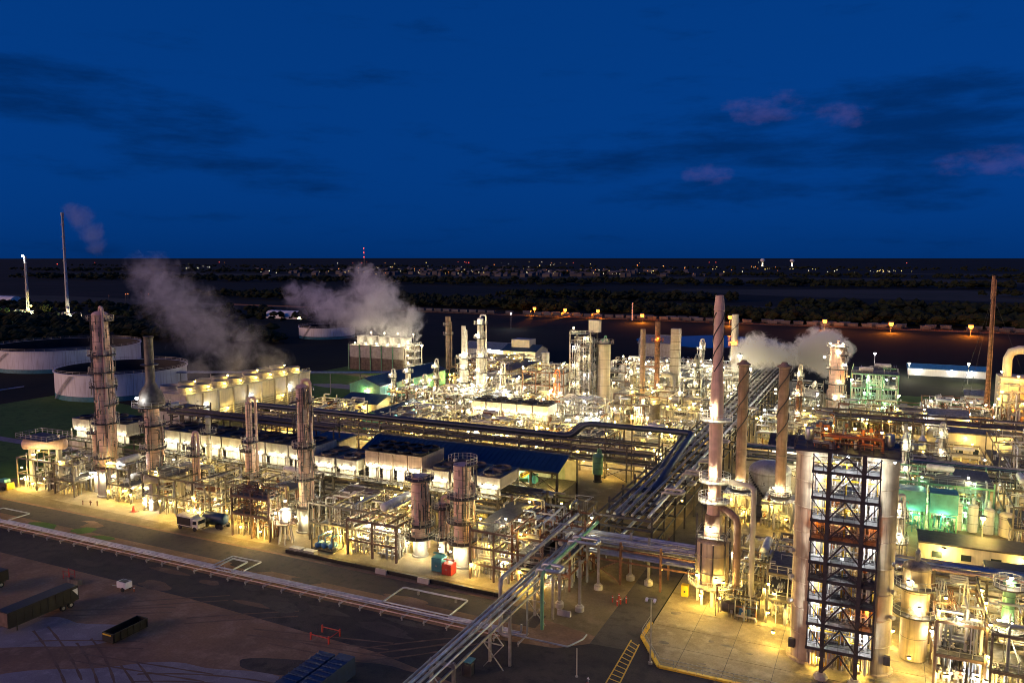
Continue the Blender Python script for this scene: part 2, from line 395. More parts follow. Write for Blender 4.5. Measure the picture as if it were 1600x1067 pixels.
def column(name, label, x, y, segs, mt='pink_ins', plats=(), lamps=(), ladder=None, skirt=None, cap='dome', group=None, band=1.5, n=20, cat='column', lk='white', lp=350, pipes=1, pm=None, rail='galv', lr=0.2, full=False, rot=0.0, side=0, lmul=.45):
    """vertical process column: lathe shell with lagging bands, ring platforms with handrails, ladder, manways, overhead pipe"""
    t = thing(name, label, cat, (x, y, 0), group); prof = []
    for z0, z1, r0, r1 in segs:
        z = z0
        while z < z1 - 1e-6:
            za = min(z + band, z1); ra = r0 + (r1-r0)*(z-z0)/(z1-z0); rb = r0 + (r1-r0)*(za-z0)/(z1-z0)
            prof += [(ra, z+0.03), (rb, za-0.05), (rb+0.05, za-0.04), (rb+0.05, za+0.02)]; z = za
    rt, zt = segs[-1][3], segs[-1][1]
    if cap == 'dome':
        for k in range(1, 6): a = k/5*pi/2; prof.append((max(rt*math.cos(a), 0.03), zt+0.04+rt*0.5*math.sin(a)))
    elif cap == 'open': prof += [(rt*0.86, zt+0.05), (rt*0.85, zt-1.0)]
    elif cap == 'rain': prof += [(rt*1.4, zt+0.1), (rt*1.4, zt+0.3), (rt*0.7, zt+0.7), (rt*0.5, zt+1.1)]
    b = MB(); b.lathe(x, y, prof, n)
    for fi in range(len(prof)-1):       # dark strap round every lagging course
        if (prof[fi+1][1]-prof[fi][1]) < .08 and prof[fi][0] > rt*.9 and fi % 4 == 2:
            for k in range(n): b.mi[fi*n+k] = 1
    b.build('shell', [mt, 'dark_steel'], t)
    if side:
        cs = MB(); rs = random.Random(int(x*7+y)); zb, ze = segs[0][0], zt
        for _ in range(int(side*(ze-zb))):
            a = rs.gauss(-.5, .8); rr = max(q[2] for q in segs)+rs.uniform(.2, 1.1); z_ = rs.uniform(zb, ze); L = rs.uniform(.6, 4)
            px, py = x+rr*math.cos(a), y+rr*math.sin(a)
            cs.tube([(px, py, z_), (px, py, min(z_+L, ze))] + ([(x+.8*math.cos(a), y+.8*math.sin(a), min(z_+L, ze))] if rs.random() < .5 else []), rs.uniform(.05, .13), 5, rs.choice((0, 1, 2)))
        cs.build('pipework', ['dark_steel', 'galv', 'steel'], t, kind='stuff')
    if skirt: MB().lathe(x, y, [(skirt[1]+.25, 0), (skirt[1]+.25, .35), (skirt[1], .36), (skirt[1], skirt[0])], n).build('skirt', skirt[2] if len(skirt) > 2 else 'concrete', t)
    def rad(z):
        for z0, z1, r0, r1 in segs:
            if z <= z1: return r0 + (r1-r0)*max(0, (z-z0))/(z1-z0)
        return rt
    for k, z in enumerate(plats):
        r = rad(z) + 0.04; a0 = rot + k*1.7; a1 = a0 + (2*pi if full or k % 2 == 0 else pi*1.25)
        d = MB().ring(x, y, z, r, r+1.15, 0.22, 20, a0, a1).build('platform', 'dark_steel', t)
        MB().ringrail(x, y, z+.2, r+1.1, 14, a0, a1, 1.1, 0.07).build('railing', rail, d)
    if ladder is not None:
        za, zb = segs[0][0] + 1, zt; a = ladder; rr = max(s[2] for s in segs) + .25; ux, uy = math.cos(a), math.sin(a); lad = MB()
        for s_ in (-.25, .25): lad.beam((x+ux*rr-uy*s_, y+uy*rr+ux*s_, za), (x+ux*rr-uy*s_, y+uy*rr+ux*s_, zb), 0.08)
        for i in range(int((zb-za)/0.9)): lad.beam((x+ux*rr-uy*.25, y+uy*rr+ux*.25, za+.9*i), (x+ux*rr+uy*.25, y+uy*rr-ux*.25, za+.9*i), 0.05)
        lad.build('ladder', 'dark_steel', t)
    for i in range(pipes):
        a = (ladder or 0) + 1.5 + i*0.8; rr = max(s[2] for s in segs) + 0.35; px, py = x+math.cos(a)*rr, y+math.sin(a)*rr; pr = 0.22 + 0.1*(i == 0)
        top = zt + (rt*0.5 + 0.9 if i == 0 and cap == 'dome' else -rt*2*(i+1))
        pts = [(px, py, 1.0), (px, py, top)] + ([(x, y, top), (x, y, zt + rt*0.4)] if i == 0 and cap == 'dome' else [(x, y, top)])
        MB().tube(pts, pr, 8).build('riser_pipe', pm or mt, t)
    for z in [p + 1.0 for p in plats][:4]:
        a = -pi/2 - .3; r = rad(z); MB().tube([(x+math.cos(a)*r*.9, y+math.sin(a)*r*.9, z), (x+math.cos(a)*(r+.35), y+math.sin(a)*(r+.35), z)], 0.32, 10).build('manway', 'grey_ins', t)
    for z, a, *pw in lamps:
        r = rad(z) + (pw[1] if len(pw) > 1 else 0.75); lamp(t, x+math.cos(a)*r, y+math.sin(a)*r, z, (pw[0] if pw else lp)*lmul, lk, lr)
    return t
def rack(label, ax, s, e, c, w, levels, bay, pipes, m='steel', name='pipe_rack', cat='pipe rack', h=None, brace=True, nl=0, kind='white', power=250, seed=1, pw=0.32, hang=None, zl=None, lr=0.2, pm=('silver', 'galv', 'grey_ins', 'white_ins'), rr=(0.12, 0.3)):
    """pipe rack running along axis ax ('x' or 'y') from s to e, centred at c, w wide; pipes = number per level"""
    rng = random.Random(seed); V = (lambda u, v, z: (u, v, z)) if ax == 'x' else (lambda u, v, z: (v, u, z))
    t = thing(name, label, cat, V((s+e)/2, c, 0)); k = max(1, round((e-s)/bay)); top = max(levels)
    for i in range(k+1):
        u = s + (e-s)*i/k
        for v in (c-w/2, c+w/2): post(t, *V(u, v, 0)[:2], 0, (h or top+.2), pw, m)
        for z in levels: MB().beam(V(u, c-w/2-.3, z-.2), V(u, c+w/2+.3, z-.2), 0.26, 0.36).build('cross_beam', m, t)
        if brace and i < k and i % 3 == 1:
            u2 = s + (e-s)*(i+1)/k
            for v in (c-w/2,): MB().beam(V(u, v, .3), V(u2, v, levels[0]-.3), 0.14).build('brace', m, t); MB().beam(V(u2, v, .3), V(u, v, levels[0]-.3), 0.14).build('brace', m, t)
    for z in levels:
        for v in (c-w/2, c+w/2): MB().beam(V(s, v, z-.55), V(e, v, z-.55), 0.2, 0.3).build('strut', m, t)
    for z, n in zip(levels, pipes):
        for i in range(n):
            v = c - w/2 + w*(i+.5)/n + rng.uniform(-.1, .1); r = rng.uniform(*rr); zz = z + r + .02
            u0, u1 = s + rng.uniform(0, 2), e - rng.uniform(0, 2)
            if rng.random() < .25: u0, u1 = sorted((rng.uniform(s, e), rng.uniform(s, e)))
            if u1-u0 < 4: u0, u1 = s, e
            pts = [V(u0, v, zz), V(u1, v, zz)]
            if rng.random() < .3: pts.append(V(u1, v, zz-rng.uniform(1, 2.5)))
            pb_ = MB().tube(pts, r, 8); uu = u0 + rng.uniform(2, 6)
            while uu < u1-1: pb_.tube([V(uu, v, zz), V(uu+.16, v, zz)], r*1.4, 8); uu += rng.uniform(5, 12)
            pb_.build('pipe', rng.choice(pm), t)
    for i in range(nl):
        u = s + (e-s)*(i+.5)/nl; lamp(t, *V(u, c + rng.choice((-.35, .35))*w, (zl or levels[0]-.9)), power*rng.uniform(.7, 1.2)//25*25, kind, lr)
    return t
def drum_thing(name, label, p, q, r, mt, legs=None, cat='vessel', group=None, platform=False):
    p, q = Vector(p), Vector(q); c = (p+q)/2; t = thing(name, label, cat, (c.x, c.y, 0), group)
    MB().drum(p, q, r, 16).build('shell', mt, t)
    for f in (.15, .85):
        k = p + (q-p)*f; MB().box(k.x-.5, k.x+.5, k.y-.5, k.y+.5, 0, k.z-r*.75).build('pier', legs or 'concrete', t)
        MB().tube([k+Vector((0, 0, r*.8)), k+Vector((0, 0, r+.7))], .2, 8).build('nozzle', mt, t)
    if platform:
        d = MB().box(min(p.x, q.x)-r, max(p.x, q.x)+r, min(p.y, q.y)-r, max(p.y, q.y)+r, c.z+r+.25, c.z+r+.37).build('platform', 'grate', t)
        MB().rail([(min(p.x, q.x)-r, min(p.y, q.y)-r, c.z+r+.37), (max(p.x, q.x)+r, min(p.y, q.y)-r, c.z+r+.37), (max(p.x, q.x)+r, max(p.y, q.y)+r, c.z+r+.37), (min(p.x, q.x)-r, max(p.y, q.y)+r, c.z+r+.37)], 1.1, .07, 1.8, 0, True).build('railing', 'galv', d)
    return t
def sheet(name, poly, z, m, kind='structure', **kw):
    b = MB(); b.v = [(x, y, z) for x, y in poly]; b.face(list(range(len(poly)))); return b.build(name, m, None, kind=kind, **kw)

def text(parent, body, loc, size, m, rz=0, name='lettering'):
    fc = bpy.data.curves.new(name, 'FONT'); fc.body = body; fc.size = size; fc.align_x = 'CENTER'; fc.align_y = 'CENTER'; fc.extrude = .004
    tmp = bpy.data.objects.new('tmp', fc); COL.objects.link(tmp); bpy.context.view_layer.update()
    me = bpy.data.meshes.new_from_object(tmp.evaluated_get(bpy.context.evaluated_depsgraph_get())); bpy.data.objects.remove(tmp)
    me.materials.clear(); me.materials.append(MATS[m]); o = link(name, me, parent); o.location = loc; o.rotation_euler = (R(90), 0, rz); return o
# ================================================================== SETTING
def gmat(name, stops, scales=(0.02, 0.3), rough=0.95, bump=0.4, extra=None):
    """ground material: two scales of noise blending three base colours"""
    m = bpy.data.materials.new(name); m.use_nodes = True; MATS[name] = m; t = G(m.node_tree); p = m.node_tree.nodes['Principled BSDF']
    p.inputs['Roughness'].default_value = rough; p.inputs['Specular IOR Level'].default_value = 0.15
    geo = t.n('ShaderNodeNewGeometry')
    def nz(sc_, d=8, r=.6):
        x = t.n('ShaderNodeTexNoise'); x.inputs['Scale'].default_value = sc_; x.inputs['Detail'].default_value = d; x.inputs['Roughness'].default_value = r
        t.l(geo.outputs['Position'], x.inputs['Vector']); return x.outputs[0]
    a, b, c = nz(scales[0]), nz(scales[1]), nz(scales[1]*9, 4)
    col = t.mix(t.ramp(a, .38, .62), stops[0], stops[1]); col = t.mix(t.ramp(b, .45, .7), col, stops[2])
    col = t.mix(t.math('MULTIPLY', c, .5), col, (0.0, 0.0, 0.0)); t.l(col, p.inputs['Base Color'])
    if bump:
        bp = t.n('ShaderNodeBump'); bp.inputs['Strength'].default_value = bump; bp.inputs['Distance'].default_value = .25
        t.l(c, bp.inputs['Height']); t.l(bp.outputs[0], p.inputs['Normal'])
    return m
gmat('land', ((.020, .025, .012), (.036, .033, .020), (.016, .020, .010)), (.004, .02), bump=0)
gmat('field_a', ((.095, .09, .06), (.07, .075, .042), (.11, .095, .065)), (.006, .03), bump=0)
gmat('field_b', ((.018, .024, .012), (.025, .027, .014), (.015, .02, .01)), (.006, .03), bump=0)
gmat('dirt', ((.40, .23, .13), (.29, .18, .11), (.48, .30, .19)), (.06, .25))
gmat('track_soil', ((.27, .165, .105), (.20, .135, .09), (.33, .215, .14)), (.1, .4))
gmat('gravel', ((.37, .325, .33), (.30, .265, .27), (.44, .39, .39)), (.15, .6))
gmat('asphalt', ((.08, .07, .065), (.12, .10, .085), (.065, .058, .055)), (.08, .5))
gmat('asphalt_worn', ((.13, .115, .09), (.17, .15, .115), (.10, .09, .075)), (.1, .5))
gmat('yard', ((.31, .235, .125), (.23, .175, .09), (.38, .29, .165)), (.07, .35))
gmat('pad', ((.42, .335, .20), (.31, .245, .145), (.50, .405, .26)), (.2, .5), rough=.8, bump=.1)
gmat('grass', ((.11, .22, .045), (.15, .25, .055), (.085, .155, .035)), (.05, .4))
gmat('ballast', ((.12, .10, .085), (.15, .125, .10), (.09, .08, .07)), (.1, .8))
gmat('foliage', ((.022, .036, .014), (.03, .04, .015), (.042, .036, .016)), (.02, .15), bump=0)
wm = mat('water', (.01, .014, .02), .06, 0, .1)
sheet('ground', [(-40000, -3000), (40000, -3000), (40000, 60000), (-40000, 60000)], 0, 'land')
def clip(poly, nx, ny, d):
    out = []
    for i in range(len(poly)):
        p, q = poly[i], poly[(i+1) % len(poly)]; dp = nx*p[0]+ny*p[1]-d; dq = nx*q[0]+ny*q[1]-d
        if dp >= 0: out.append(p)
        if dp*dq < 0: f = dp/(dp-dq); out.append((p[0]+(q[0]-p[0])*f, p[1]+(q[1]-p[1])*f))
    return out
def blob(cx, cy_, rx, ry, seed, n=40, rot=0):
    rng = random.Random(seed); ph = [rng.uniform(0, 6.3) for _ in range(5)]; out = []
    for k in range(n):
        a = 2*pi*k/n; q = 1 + sum(.10/(i+1)**.5*math.sin((i+2)*a+ph[i]) for i in range(5)); x, y = rx*q*math.cos(a), ry*q*math.sin(a)
        out.append((cx + x*math.cos(rot) - y*math.sin(rot), cy_ + x*math.sin(rot) + y*math.cos(rot)))
    return out
sheet('dirt_lot', [(-260, 20), (60, 20), (60, 88), (-36, 99), (-36, 113), (-200, 113), (-260, 113)], .004, 'dirt')
sheet('gravel_patch', blob(-88, 66.5, 17, 6.5, 4, rot=.5), .008, 'gravel')
sheet('gravel_patch', blob(-113, 71.5, 15, 5.0, 9, rot=.45), .008, 'gravel')
sheet('gravel_patch', blob(-64, 82, 14, 2.6, 12, rot=.3), .0085, 'asphalt')
sheet('plant_yard', [(-212, 113), (-196, 112.5), (-100, 112.3), (-53, 111.6), (-45, 108), (-36, 106), (-36, 118), (-29, 150), (90, 150), (90, 345), (-180, 345), (-180, 190), (-212, 150)], .006, 'yard')
# service road along the plant front and the road going in past the pipe bridge
sheet('service_road', [(-300, 90.5), (-100, 90.5), (-62, 88.5), (-38, 84), (-34, 60), (60, 60), (60, 101), (-25.4, 101), (-29.8, 108), (-29.8, 104.05), (-36.0, 103.5), (-40, 100.2), (-48, 99.2), (-300, 99.2)], .010, 'asphalt')
sheet('entry_road', [(-36, 103.55), (-29.6, 104.05), (-29.6, 150), (-30.5, 205), (-35.5, 205), (-36.2, 150)], .012, 'asphalt_worn')
sheet('dirt_track', [(-300, 106.0), (-45, 104.6), (-45, 109), (-53, 110.8), (-100, 111.6), (-300, 111.8)], .014, 'ballast')
sheet('grass_verge', [(-300, 114), (-205, 114), (-190, 130), (-190, 160), (-222, 200), (-300, 215)], .012, 'grass')
sheet('grass_plot', [(-182, 268), (-182, 330), (-246, 330), (-246, 250), (-195, 250)], .012, 'grass')
sheet('gravel_track', [(-300, 150), (-205, 148), (-192, 146), (-192, 148.5), (-205, 151.5), (-300, 154)], .016, 'gravel')
sheet('gravel_track', [(-236, 305), (-182, 296), (-182, 302), (-236, 311)], .016, 'yard')
sheet('grass_strip', [(4, 330), (62, 330), (62, 352), (4, 352)], .016, 'grass')
for nm, pts in (('unit_paving', [(-188, 118), (-170, 116.2), (-118, 115), (-100, 115), (-49, 114.6), (-49, 147), (-188, 150)]), ('unit_paving', [(-178, 192), (-48, 192), (-48, 344), (-150, 344), (-150, 300), (-168, 240), (-178, 230)]),
        ('unit_paving', [(-28, 151), (45, 168), (55, 300), (55, 326), (-33, 326), (-33, 208), (-28.5, 205)]), ('unit_paving', [(-112, 150.5), (-58, 150.5), (-58, 168), (-112, 168)])):
    sheet(nm, pts, .020, 'pad')  # paler paving added so the lamplit ground between the pipes is brighter
# concrete apron in cast panels
apron = MB(); apron.v = [(x, y, .02) for x, y in ((-29.4, 108.4), (-25.2, 101.4), (60, 101.4), (60, 149.8), (-29.4, 149.8), (-29.4, 120))]; apron.face(list(range(6)))
apron = apron.build('concrete_apron', 'asphalt_worn', kind='structure')
for i in range(14):
    for j in range(8):
        x, y = -29.4 + i*6.1, 101.4 + j*6.05
        poly = [(x+.04, y+.04), (x+6.06, y+.04), (x+6.06, y+6.01), (x+.04, y+6.01)]
        poly = clip(poly, 7.0, 4.2, 7.0*-29.4+4.2*108.5)
        if len(poly) < 3 or x > 45: continue
        b = MB(); n = len(poly); dz = random.Random(i*31+j).uniform(0, .012)
        b.v = [(px, py, .0) for px, py in poly] + [(px, py, .05+dz) for px, py in poly]
        b.face(list(range(n, 2*n)))
        for k in range(n): b.face([k, (k+1) % n, n+(k+1) % n, n+k])
        b.build('slab_panel', 'pad', apron)
rng = random.Random(23)
for k in range(26):     # oil and rust stains on the slabs
    x, y = rng.uniform(-28, 12), rng.uniform(103, 122); sheet('slab_stain', blob(x, y, rng.uniform(.2, 1.1), rng.uniform(.15, .6), 400+k, 14), .072+.0006*k, 'stain')
# painted hatch beside the apron corner
hx = MB()
def quad(b, pts, z):
    i = len(b.v); b.v += [(x, y, z) for x, y in pts]; b.face([i, i+1, i+2, i+3])
P0, P1 = Vector((-30.9, 107.2)), Vector((-30.4, 90)); Q0, Q1 = Vector((-29.5, 106.4)), Vector((-28.6, 90))
for a, b_ in ((P0, P1), (Q0, Q1)):
    d = (b_-a).normalized(); nn = Vector((-d.y, d.x))*.10; quad(hx, [a-nn, b_-nn, b_+nn, a+nn], .019)
for k in range(14):
    f = (k+.4)/14; a = P0+(P1-P0)*f; b_ = Q0+(Q1-Q0)*min(1, f+.01); d = (b_-a).normalized(); nn = Vector((-d.y, d.x))*.10; quad(hx, [a-nn, b_-nn, b_+nn, a+nn], .0195)
hx.build('painted_hatch', 'yellow', kind='structure')
sheet('gravel_patch', blob(-207, 276, 15, 6, 21), .018, 'gravel')
# tyre tracks and worn patches on the dirt and the service road
rng = random.Random(19)
for k in range(16):
    x, y = rng.uniform(-140, -55), rng.uniform(66, 90); a = rng.uniform(-.5, .9); cv = rng.uniform(-.02, .02); L = rng.uniform(14, 34)
    for off in (0, 1.9):
        b = MB(); px, py, aa = x - off*math.sin(a), y + off*math.cos(a), a; n = 16
        for i in range(n+1):
            w = .16 + .05*math.sin(i*1.7+k); b.v += [(px+w*math.sin(aa), py-w*math.cos(aa), .016+.0004*k), (px-w*math.sin(aa), py+w*math.cos(aa), .016+.0004*k)]
            px += math.cos(aa)*L/n; py += math.sin(aa)*L/n; aa += cv*L/n
        for i in range(n): b.face([2*i, 2*i+2, 2*i+3, 2*i+1])
        b.build('tyre_track', 'track_soil', kind='structure')
for k in range(14):
    x, y = rng.uniform(-170, -40), rng.uniform(91, 98.5); sheet('asphalt_patch', blob(x, y, rng.uniform(1.5, 5), rng.uniform(.6, 1.6), 300+k, 18), .017+.0005*k, rng.choice(('asphalt_worn', 'ballast', 'track_soil')))
for k in range(10):
    x, y = rng.uniform(-165, -60), rng.uniform(103.5, 110.5); sheet('dirt_patch', blob(x, y, rng.uniform(2, 6), rng.uniform(.8, 2), 330+k, 18), .019+.0005*k, rng.choice(('grass', 'ballast', 'dirt')))
# country beyond: fields, ponds, railway bed
rng = random.Random(5)
sheet('pond', blob(-100, 530, 44, 44, 3), .02, 'water')
sheet('dark_meadow', [(-30, 385), (95, 385), (140, 610), (-60, 618)], .02, 'field_b')
sheet('railway_bed', [(-1100, 705), (-420, 690), (400, 655), (400, 672), (-420, 708), (-1100, 724)], .03, 'ballast')
for k, (x0, x1, y0, y1, mm) in enumerate([(-620, 40, 760, 960, 'field_a'), (-300, 700, 1150, 1500, 'field_a'), (-1500, -500, 1000, 1350, 'field_b'), (-1500, 900, 1900, 2300, 'field_a'), (-2600, -900, 1750, 2100, 'field_a'),
        (200, 1300, 820, 980, 'field_b'), (-1900, -700, 640, 760, 'field_a'), (-3500, -1000, 2600, 3300, 'field_b'), (0, 2500, 2600, 3100, 'field_a')]):
    pl = blob((x0+x1)/2, (y0+y1)/2, (x1-x0)/2, (y1-y0)/2, k+40, 36); sheet('field', pl, .02 + k*.004, mm)
# woods that read as one mass
def woods(name, label, spots, n, hmin, hmax, seed):
    rng = random.Random(seed); b = MB()
    for _ in range(n):
        cx, cy_, rx, ry = rng.choice(spots); a = rng.uniform(0, 2*pi); q = rng.random()**.5
        x, y = cx+rx*q*math.cos(a), cy_+ry*q*math.sin(a); h = rng.uniform(hmin, hmax)*rng.choice((.6, .8, 1, 1)); w = h*rng.uniform(.45, .8)
        for c in range(3):      # crown of several ragged clumps
            px, py, pz = x+rng.uniform(-.6, .6)*w, y+rng.uniform(-.6, .6)*w, h*rng.uniform(.36, .70); rr = w*rng.uniform(.5, .85); i = len(b.v); nn = 6
            for lvl, (f, zz) in enumerate(((.75, -.55), (1.0, 0), (.62, .6))):
                for k in range(nn):
                    t = 2*pi*k/nn+lvl*.5; j = rng.uniform(.65, 1.25); b.v.append((px+rr*f*j*math.cos(t), py+rr*f*j*math.sin(t), pz+h*.26*zz+rng.uniform(-.06, .06)*h))
            b.v.append((px, py, pz+h*.30)); 
            for lvl in range(2):
                for k in range(nn): b.face([i+lvl*nn+k, i+lvl*nn+(k+1) % nn, i+(lvl+1)*nn+(k+1) % nn, i+(lvl+1)*nn+k])
            for k in range(nn): b.face([i+2*nn+k, i+2*nn+(k+1) % nn, i+3*nn])
    o = b.build(name, 'foliage', kind='stuff'); o['label'] = label; o['category'] = 'wood'; return o
woods('woodland', 'dark wood along the edge of the plain behind the storage tanks', [(-560, 330, 90, 40), (-520, 420, 120, 50), (-700, 420, 160, 60), (-420, 400, 70, 25), (-900, 560, 260, 70), (-640, 560, 200, 60)], 1150, 5, 11, 1)
woods('woodland', 'dark belt of trees behind the railway line', [(-460, 800, 150, 45), (-250, 770, 130, 35), (-40, 730, 110, 28), (160, 720, 120, 30), (330, 760, 160, 60), (-330, 1020, 170, 50), (-700, 860, 220, 60), (60, 900, 180, 60)], 2400, 7, 14, 2)
woods('woodland', 'far dark woodland across the plain below the horizon', [(-900, 1500, 420, 120), (-1700, 1450, 500, 140), (-200, 1650, 420, 110), (500, 1300, 380, 120), (700, 1750, 500, 150), (-1200, 2400, 900, 160), (300, 2400, 800, 160), (-2600, 2300, 900, 250), (1400, 2300, 700, 250), (-600, 3800, 2600, 400), (1200, 4200, 2200, 500), (-3000, 3600, 1800, 500)], 3600, 9, 18, 3)
def townlights(name, label, kind, n, seed, rows, size):
    rng = random.Random(seed); b = MB()
    for _ in range(n):
        azd, dist, sp, dsp = rng.choice(rows); a = R(azd + rng.gauss(0, sp)) - R(25); dd = dist*rng.uniform(1-dsp, 1+dsp); s = size*dist/5000*rng.uniform(.35, 1.2)
        x, y = math.sin(a)*dd, math.cos(a)*dd; z = rng.uniform(4, 12)
        b.drum((x, y, z), (x, y, z+s*.4), s, 6, 0, .8); b.box(x-.2, x+.2, y-.2, y+.2, 0, z, 1)
    o = b.build(name, ['far_'+kind, 'dark_steel'], kind='stuff'); o['label'] = label; o['category'] = 'lights'
town = [(1, 2700, 4.0, .12), (6, 2900, 4.0, .2), (3, 2500, 5, .1), (-5, 3600, 4, .3), (-10, 3000, 4, .2), (13, 3600, 4, .3), (0, 6500, 9, .4)]
townlights('town_lights', 'white street lamps of a distant town below the horizon', 'white', 80, 11, town + [(-21.5, 3900, .5, .1), (-18, 4300, .8, .1), (25, 3100, .8, .05), (22, 2900, .6, .05)], 2.0)
townlights('town_lights', 'yellowish street lamps of a distant town below the horizon', 'warm', 70, 12, town + [(25, 3100, .8, .05), (20, 3600, 1.5, .1)], 2.0)
townlights('town_lights', 'orange street lamps scattered over the distant plain', 'sodium', 60, 13, town + [(-25, 1150, 1.5, .03), (16, 3900, 2, .1)], 2.0)
townlights('town_lights', 'red warning lamps on far masts at the horizon', 'red', 14, 14, [(-10, 8000, 14, .2), (10, 8200, 12, .2)], 2.2)
b = MB(); rng = random.Random(8)
for _ in range(200):
    azd, dist, sp, dsp = rng.choice(town[:5]); a = R(azd+rng.gauss(0, sp)) - R(25); dd = dist*rng.uniform(1-dsp, 1+dsp); x, y = math.sin(a)*dd, math.cos(a)*dd; w, d_, h = rng.uniform(8, 24), rng.uniform(8, 20), rng.uniform(5, 10)
    b.box(x-w/2, x+w/2, y-d_/2, y+d_/2, 0, h); i = len(b.v); b.v += [(x-w/2, y-d_/2, h), (x+w/2, y-d_/2, h), (x+w/2, y+d_/2, h), (x-w/2, y+d_/2, h), (x-w/2, y, h+3), (x+w/2, y, h+3)]
    b.face([i, i+1, i+5, i+4]); b.face([i+2, i+3, i+4, i+5]); b.face([i+3, i, i+4]); b.face([i+1, i+2, i+5])
o = b.build('distant_town', 'roofing', kind='stuff'); o['label'] = 'small houses and sheds of the distant town on the plain'; o['category'] = 'town'
t = thing('radio_mast', 'tall thin radio mast with red warning lamps on the horizon', 'mast', (-2920, 4100, 0))
mm = MB()
for s_ in (-2, 2): mm.beam((-2920+s_, 4100, 0), (-2920+s_*.5, 4100, 112), 1.2)
for k in range(12): mm.beam((-2922, 4100, k*9), (-2918, 4100, k*9+9), .6)
mm.build('lattice', 'steel', t)
for z in (58, 86, 112): lamp(t, -2920, 4097, z, 300, 'red', 2.4)
for dx, hh in ((-1255, 40), (-1080, 36)):
    t = thing('water_tower', 'pale round water tower on the horizon, %s of two' % ('left' if dx < -1200 else 'right'), 'water tower', (dx+560, 5200, 0))
    MB().lathe(dx+560, 5200, [(7, 0), (5, 4), (4, 26), (13, 32), (15, hh), (9, hh+7), (1, hh+8)], 16).build('tank', 'white_paint', t)
    lamp(t, dx+560, 5186, 12, 7000, 'white', 1.2)
# ================================================================== RAILWAY
tr = MB()
def railpath(x): return 698 + (x + 420) * (-35 / 820.0)
for off in (-5, 0, 5):
    for g_ in (-.75, .75):
        o = MB().beam((-700, railpath(-700)+off+g_, .35), (400, railpath(400)+off+g_, .35), .12, .16).build('rail', 'rust', bpy.data.objects['railway_bed'])
mat('car_paint', (.13, .125, .13), .6, 0, .35, .06, .4)
def hopper():
    t = thing('hopper_car', 'pale hopper car in the long freight train on the line beyond the plant', 'rail car', (0, 0, 0), 'freight train beyond the plant')
    b = MB(); i = len(b.v)
    b.v += [(-4.0, -1.5, 3.9), (4.0, -1.5, 3.9), (4.0, 1.5, 3.9), (-4.0, 1.5, 3.9), (-3.3, -1.3, 1.4), (3.3, -1.3, 1.4), (3.3, 1.3, 1.4), (-3.3, 1.3, 1.4)]
    for q in ((0, 1, 2, 3), (7, 6, 5, 4), (4, 5, 1, 0), (5, 6, 2, 1), (6, 7, 3, 2), (7, 4, 0, 3)): b.face(list(q))
    for k in range(7): b.box(-3.6+k*1.2-.06, -3.6+k*1.2+.06, -1.62, -1.40, 1.5, 3.95)
    b.build('body', 'car_paint', t)
    f = MB(); f.box(-4.9, 4.9, -.5, .5, 1.0, 1.38); f.build('underframe', 'dark_steel', t)
    for s_ in (-3.4, 3.4):
        w = MB(); w.tube([(s_-.9, -.9, .85), (s_-.9, .9, .85)], .45, 10); w.tube([(s_+.9, -.9, .85), (s_+.9, .9, .85)], .45, 10); w.box(s_-1.2, s_+1.2, -.95, .95, .7, 1.0); w.build('bogie', 'dark_steel', t)
    return t
h0 = hopper(); first = True; rng = random.Random(77)
def nth(n): return '%d%s' % (n, 'th' if 10 <= n % 100 <= 20 else {1: 'st', 2: 'nd', 3: 'rd'}.get(n % 10, 'th'))
for row, rn, (xa, xb) in ((-5, 'near', (-445, 110)), (5, 'far', (-330, 95))):
    x = xa; cnt = 0
    while x < xb:
        if rng.random() < (.84 if row < 0 else .5):
            y = railpath(x)+row; cnt += 1
            if first: c = h0; first = False
            else: c = dup(h0, 0, 0)
            c.location = (x, y, .2); c['label'] = 'pale hopper car in the %s freight train row, %s from the left' % (rn, nth(cnt))
        x += 10.1
mat('pink_brown', (0.36, 0.26, 0.205), 0.6, 0.0, 0.15, 0.7, 0.4)
# ================================================================== POLE LAMPS
def pole_lamp(label, x, y, h, power, kind, r=.3, name='lamp_post', group=None):
    t = thing(name, label, 'lamp post', (x, y, 0), group)
    MB().lathe(x, y, [(.22, 0), (.20, .5), (.12, .6), (.07, h)], 8).build('pole', 'galv', t)
    a = MB(); a.beam((x-.7, y, h), (x+.7, y, h), .1); a.build('arm', 'galv', t)
    lamp(t, x, y-.1, h-.1, power, kind, r); return t
for lab, x, y, h, p in (('orange sodium lamp post by the rail line, leftmost of the lit ones', -303, 701, 6.5, 11000), ('orange sodium lamp post by the rail line, second lit one from the left', -268, 692, 6.5, 11000), ('orange sodium lamp post by the rail line, third lit one from the left', -236, 692, 6.5, 11000),
                   ('low orange sodium lamp beside the tall bare pole by the rail line', -186, 662, 6, 11000), ('orange sodium lamp post behind the right hand steam cloud', -40, 654, 6.5, 11000), ('bright orange sodium lamp post by the rail line right of the steam cloud', 6, 648, 6.5, 12000), ('bright orange sodium lamp post by the rail line, rightmost one', 57, 646, 6.5, 12000),
                   ('short orange sodium lamp by the track behind the tall stack', -112, 658, 7, 8000)):
    pole_lamp(lab, x, y, h, p, 'sodium', 1.5)
t = thing('utility_pole', 'tall bare pale pole by the rail line between orange lamps', 'pole', (-200, 680, 0)); MB().lathe(-200, 680, [(.7, 0), (.6, 6), (.45, 15.5)], 8).build('mast', 'white_paint', t)
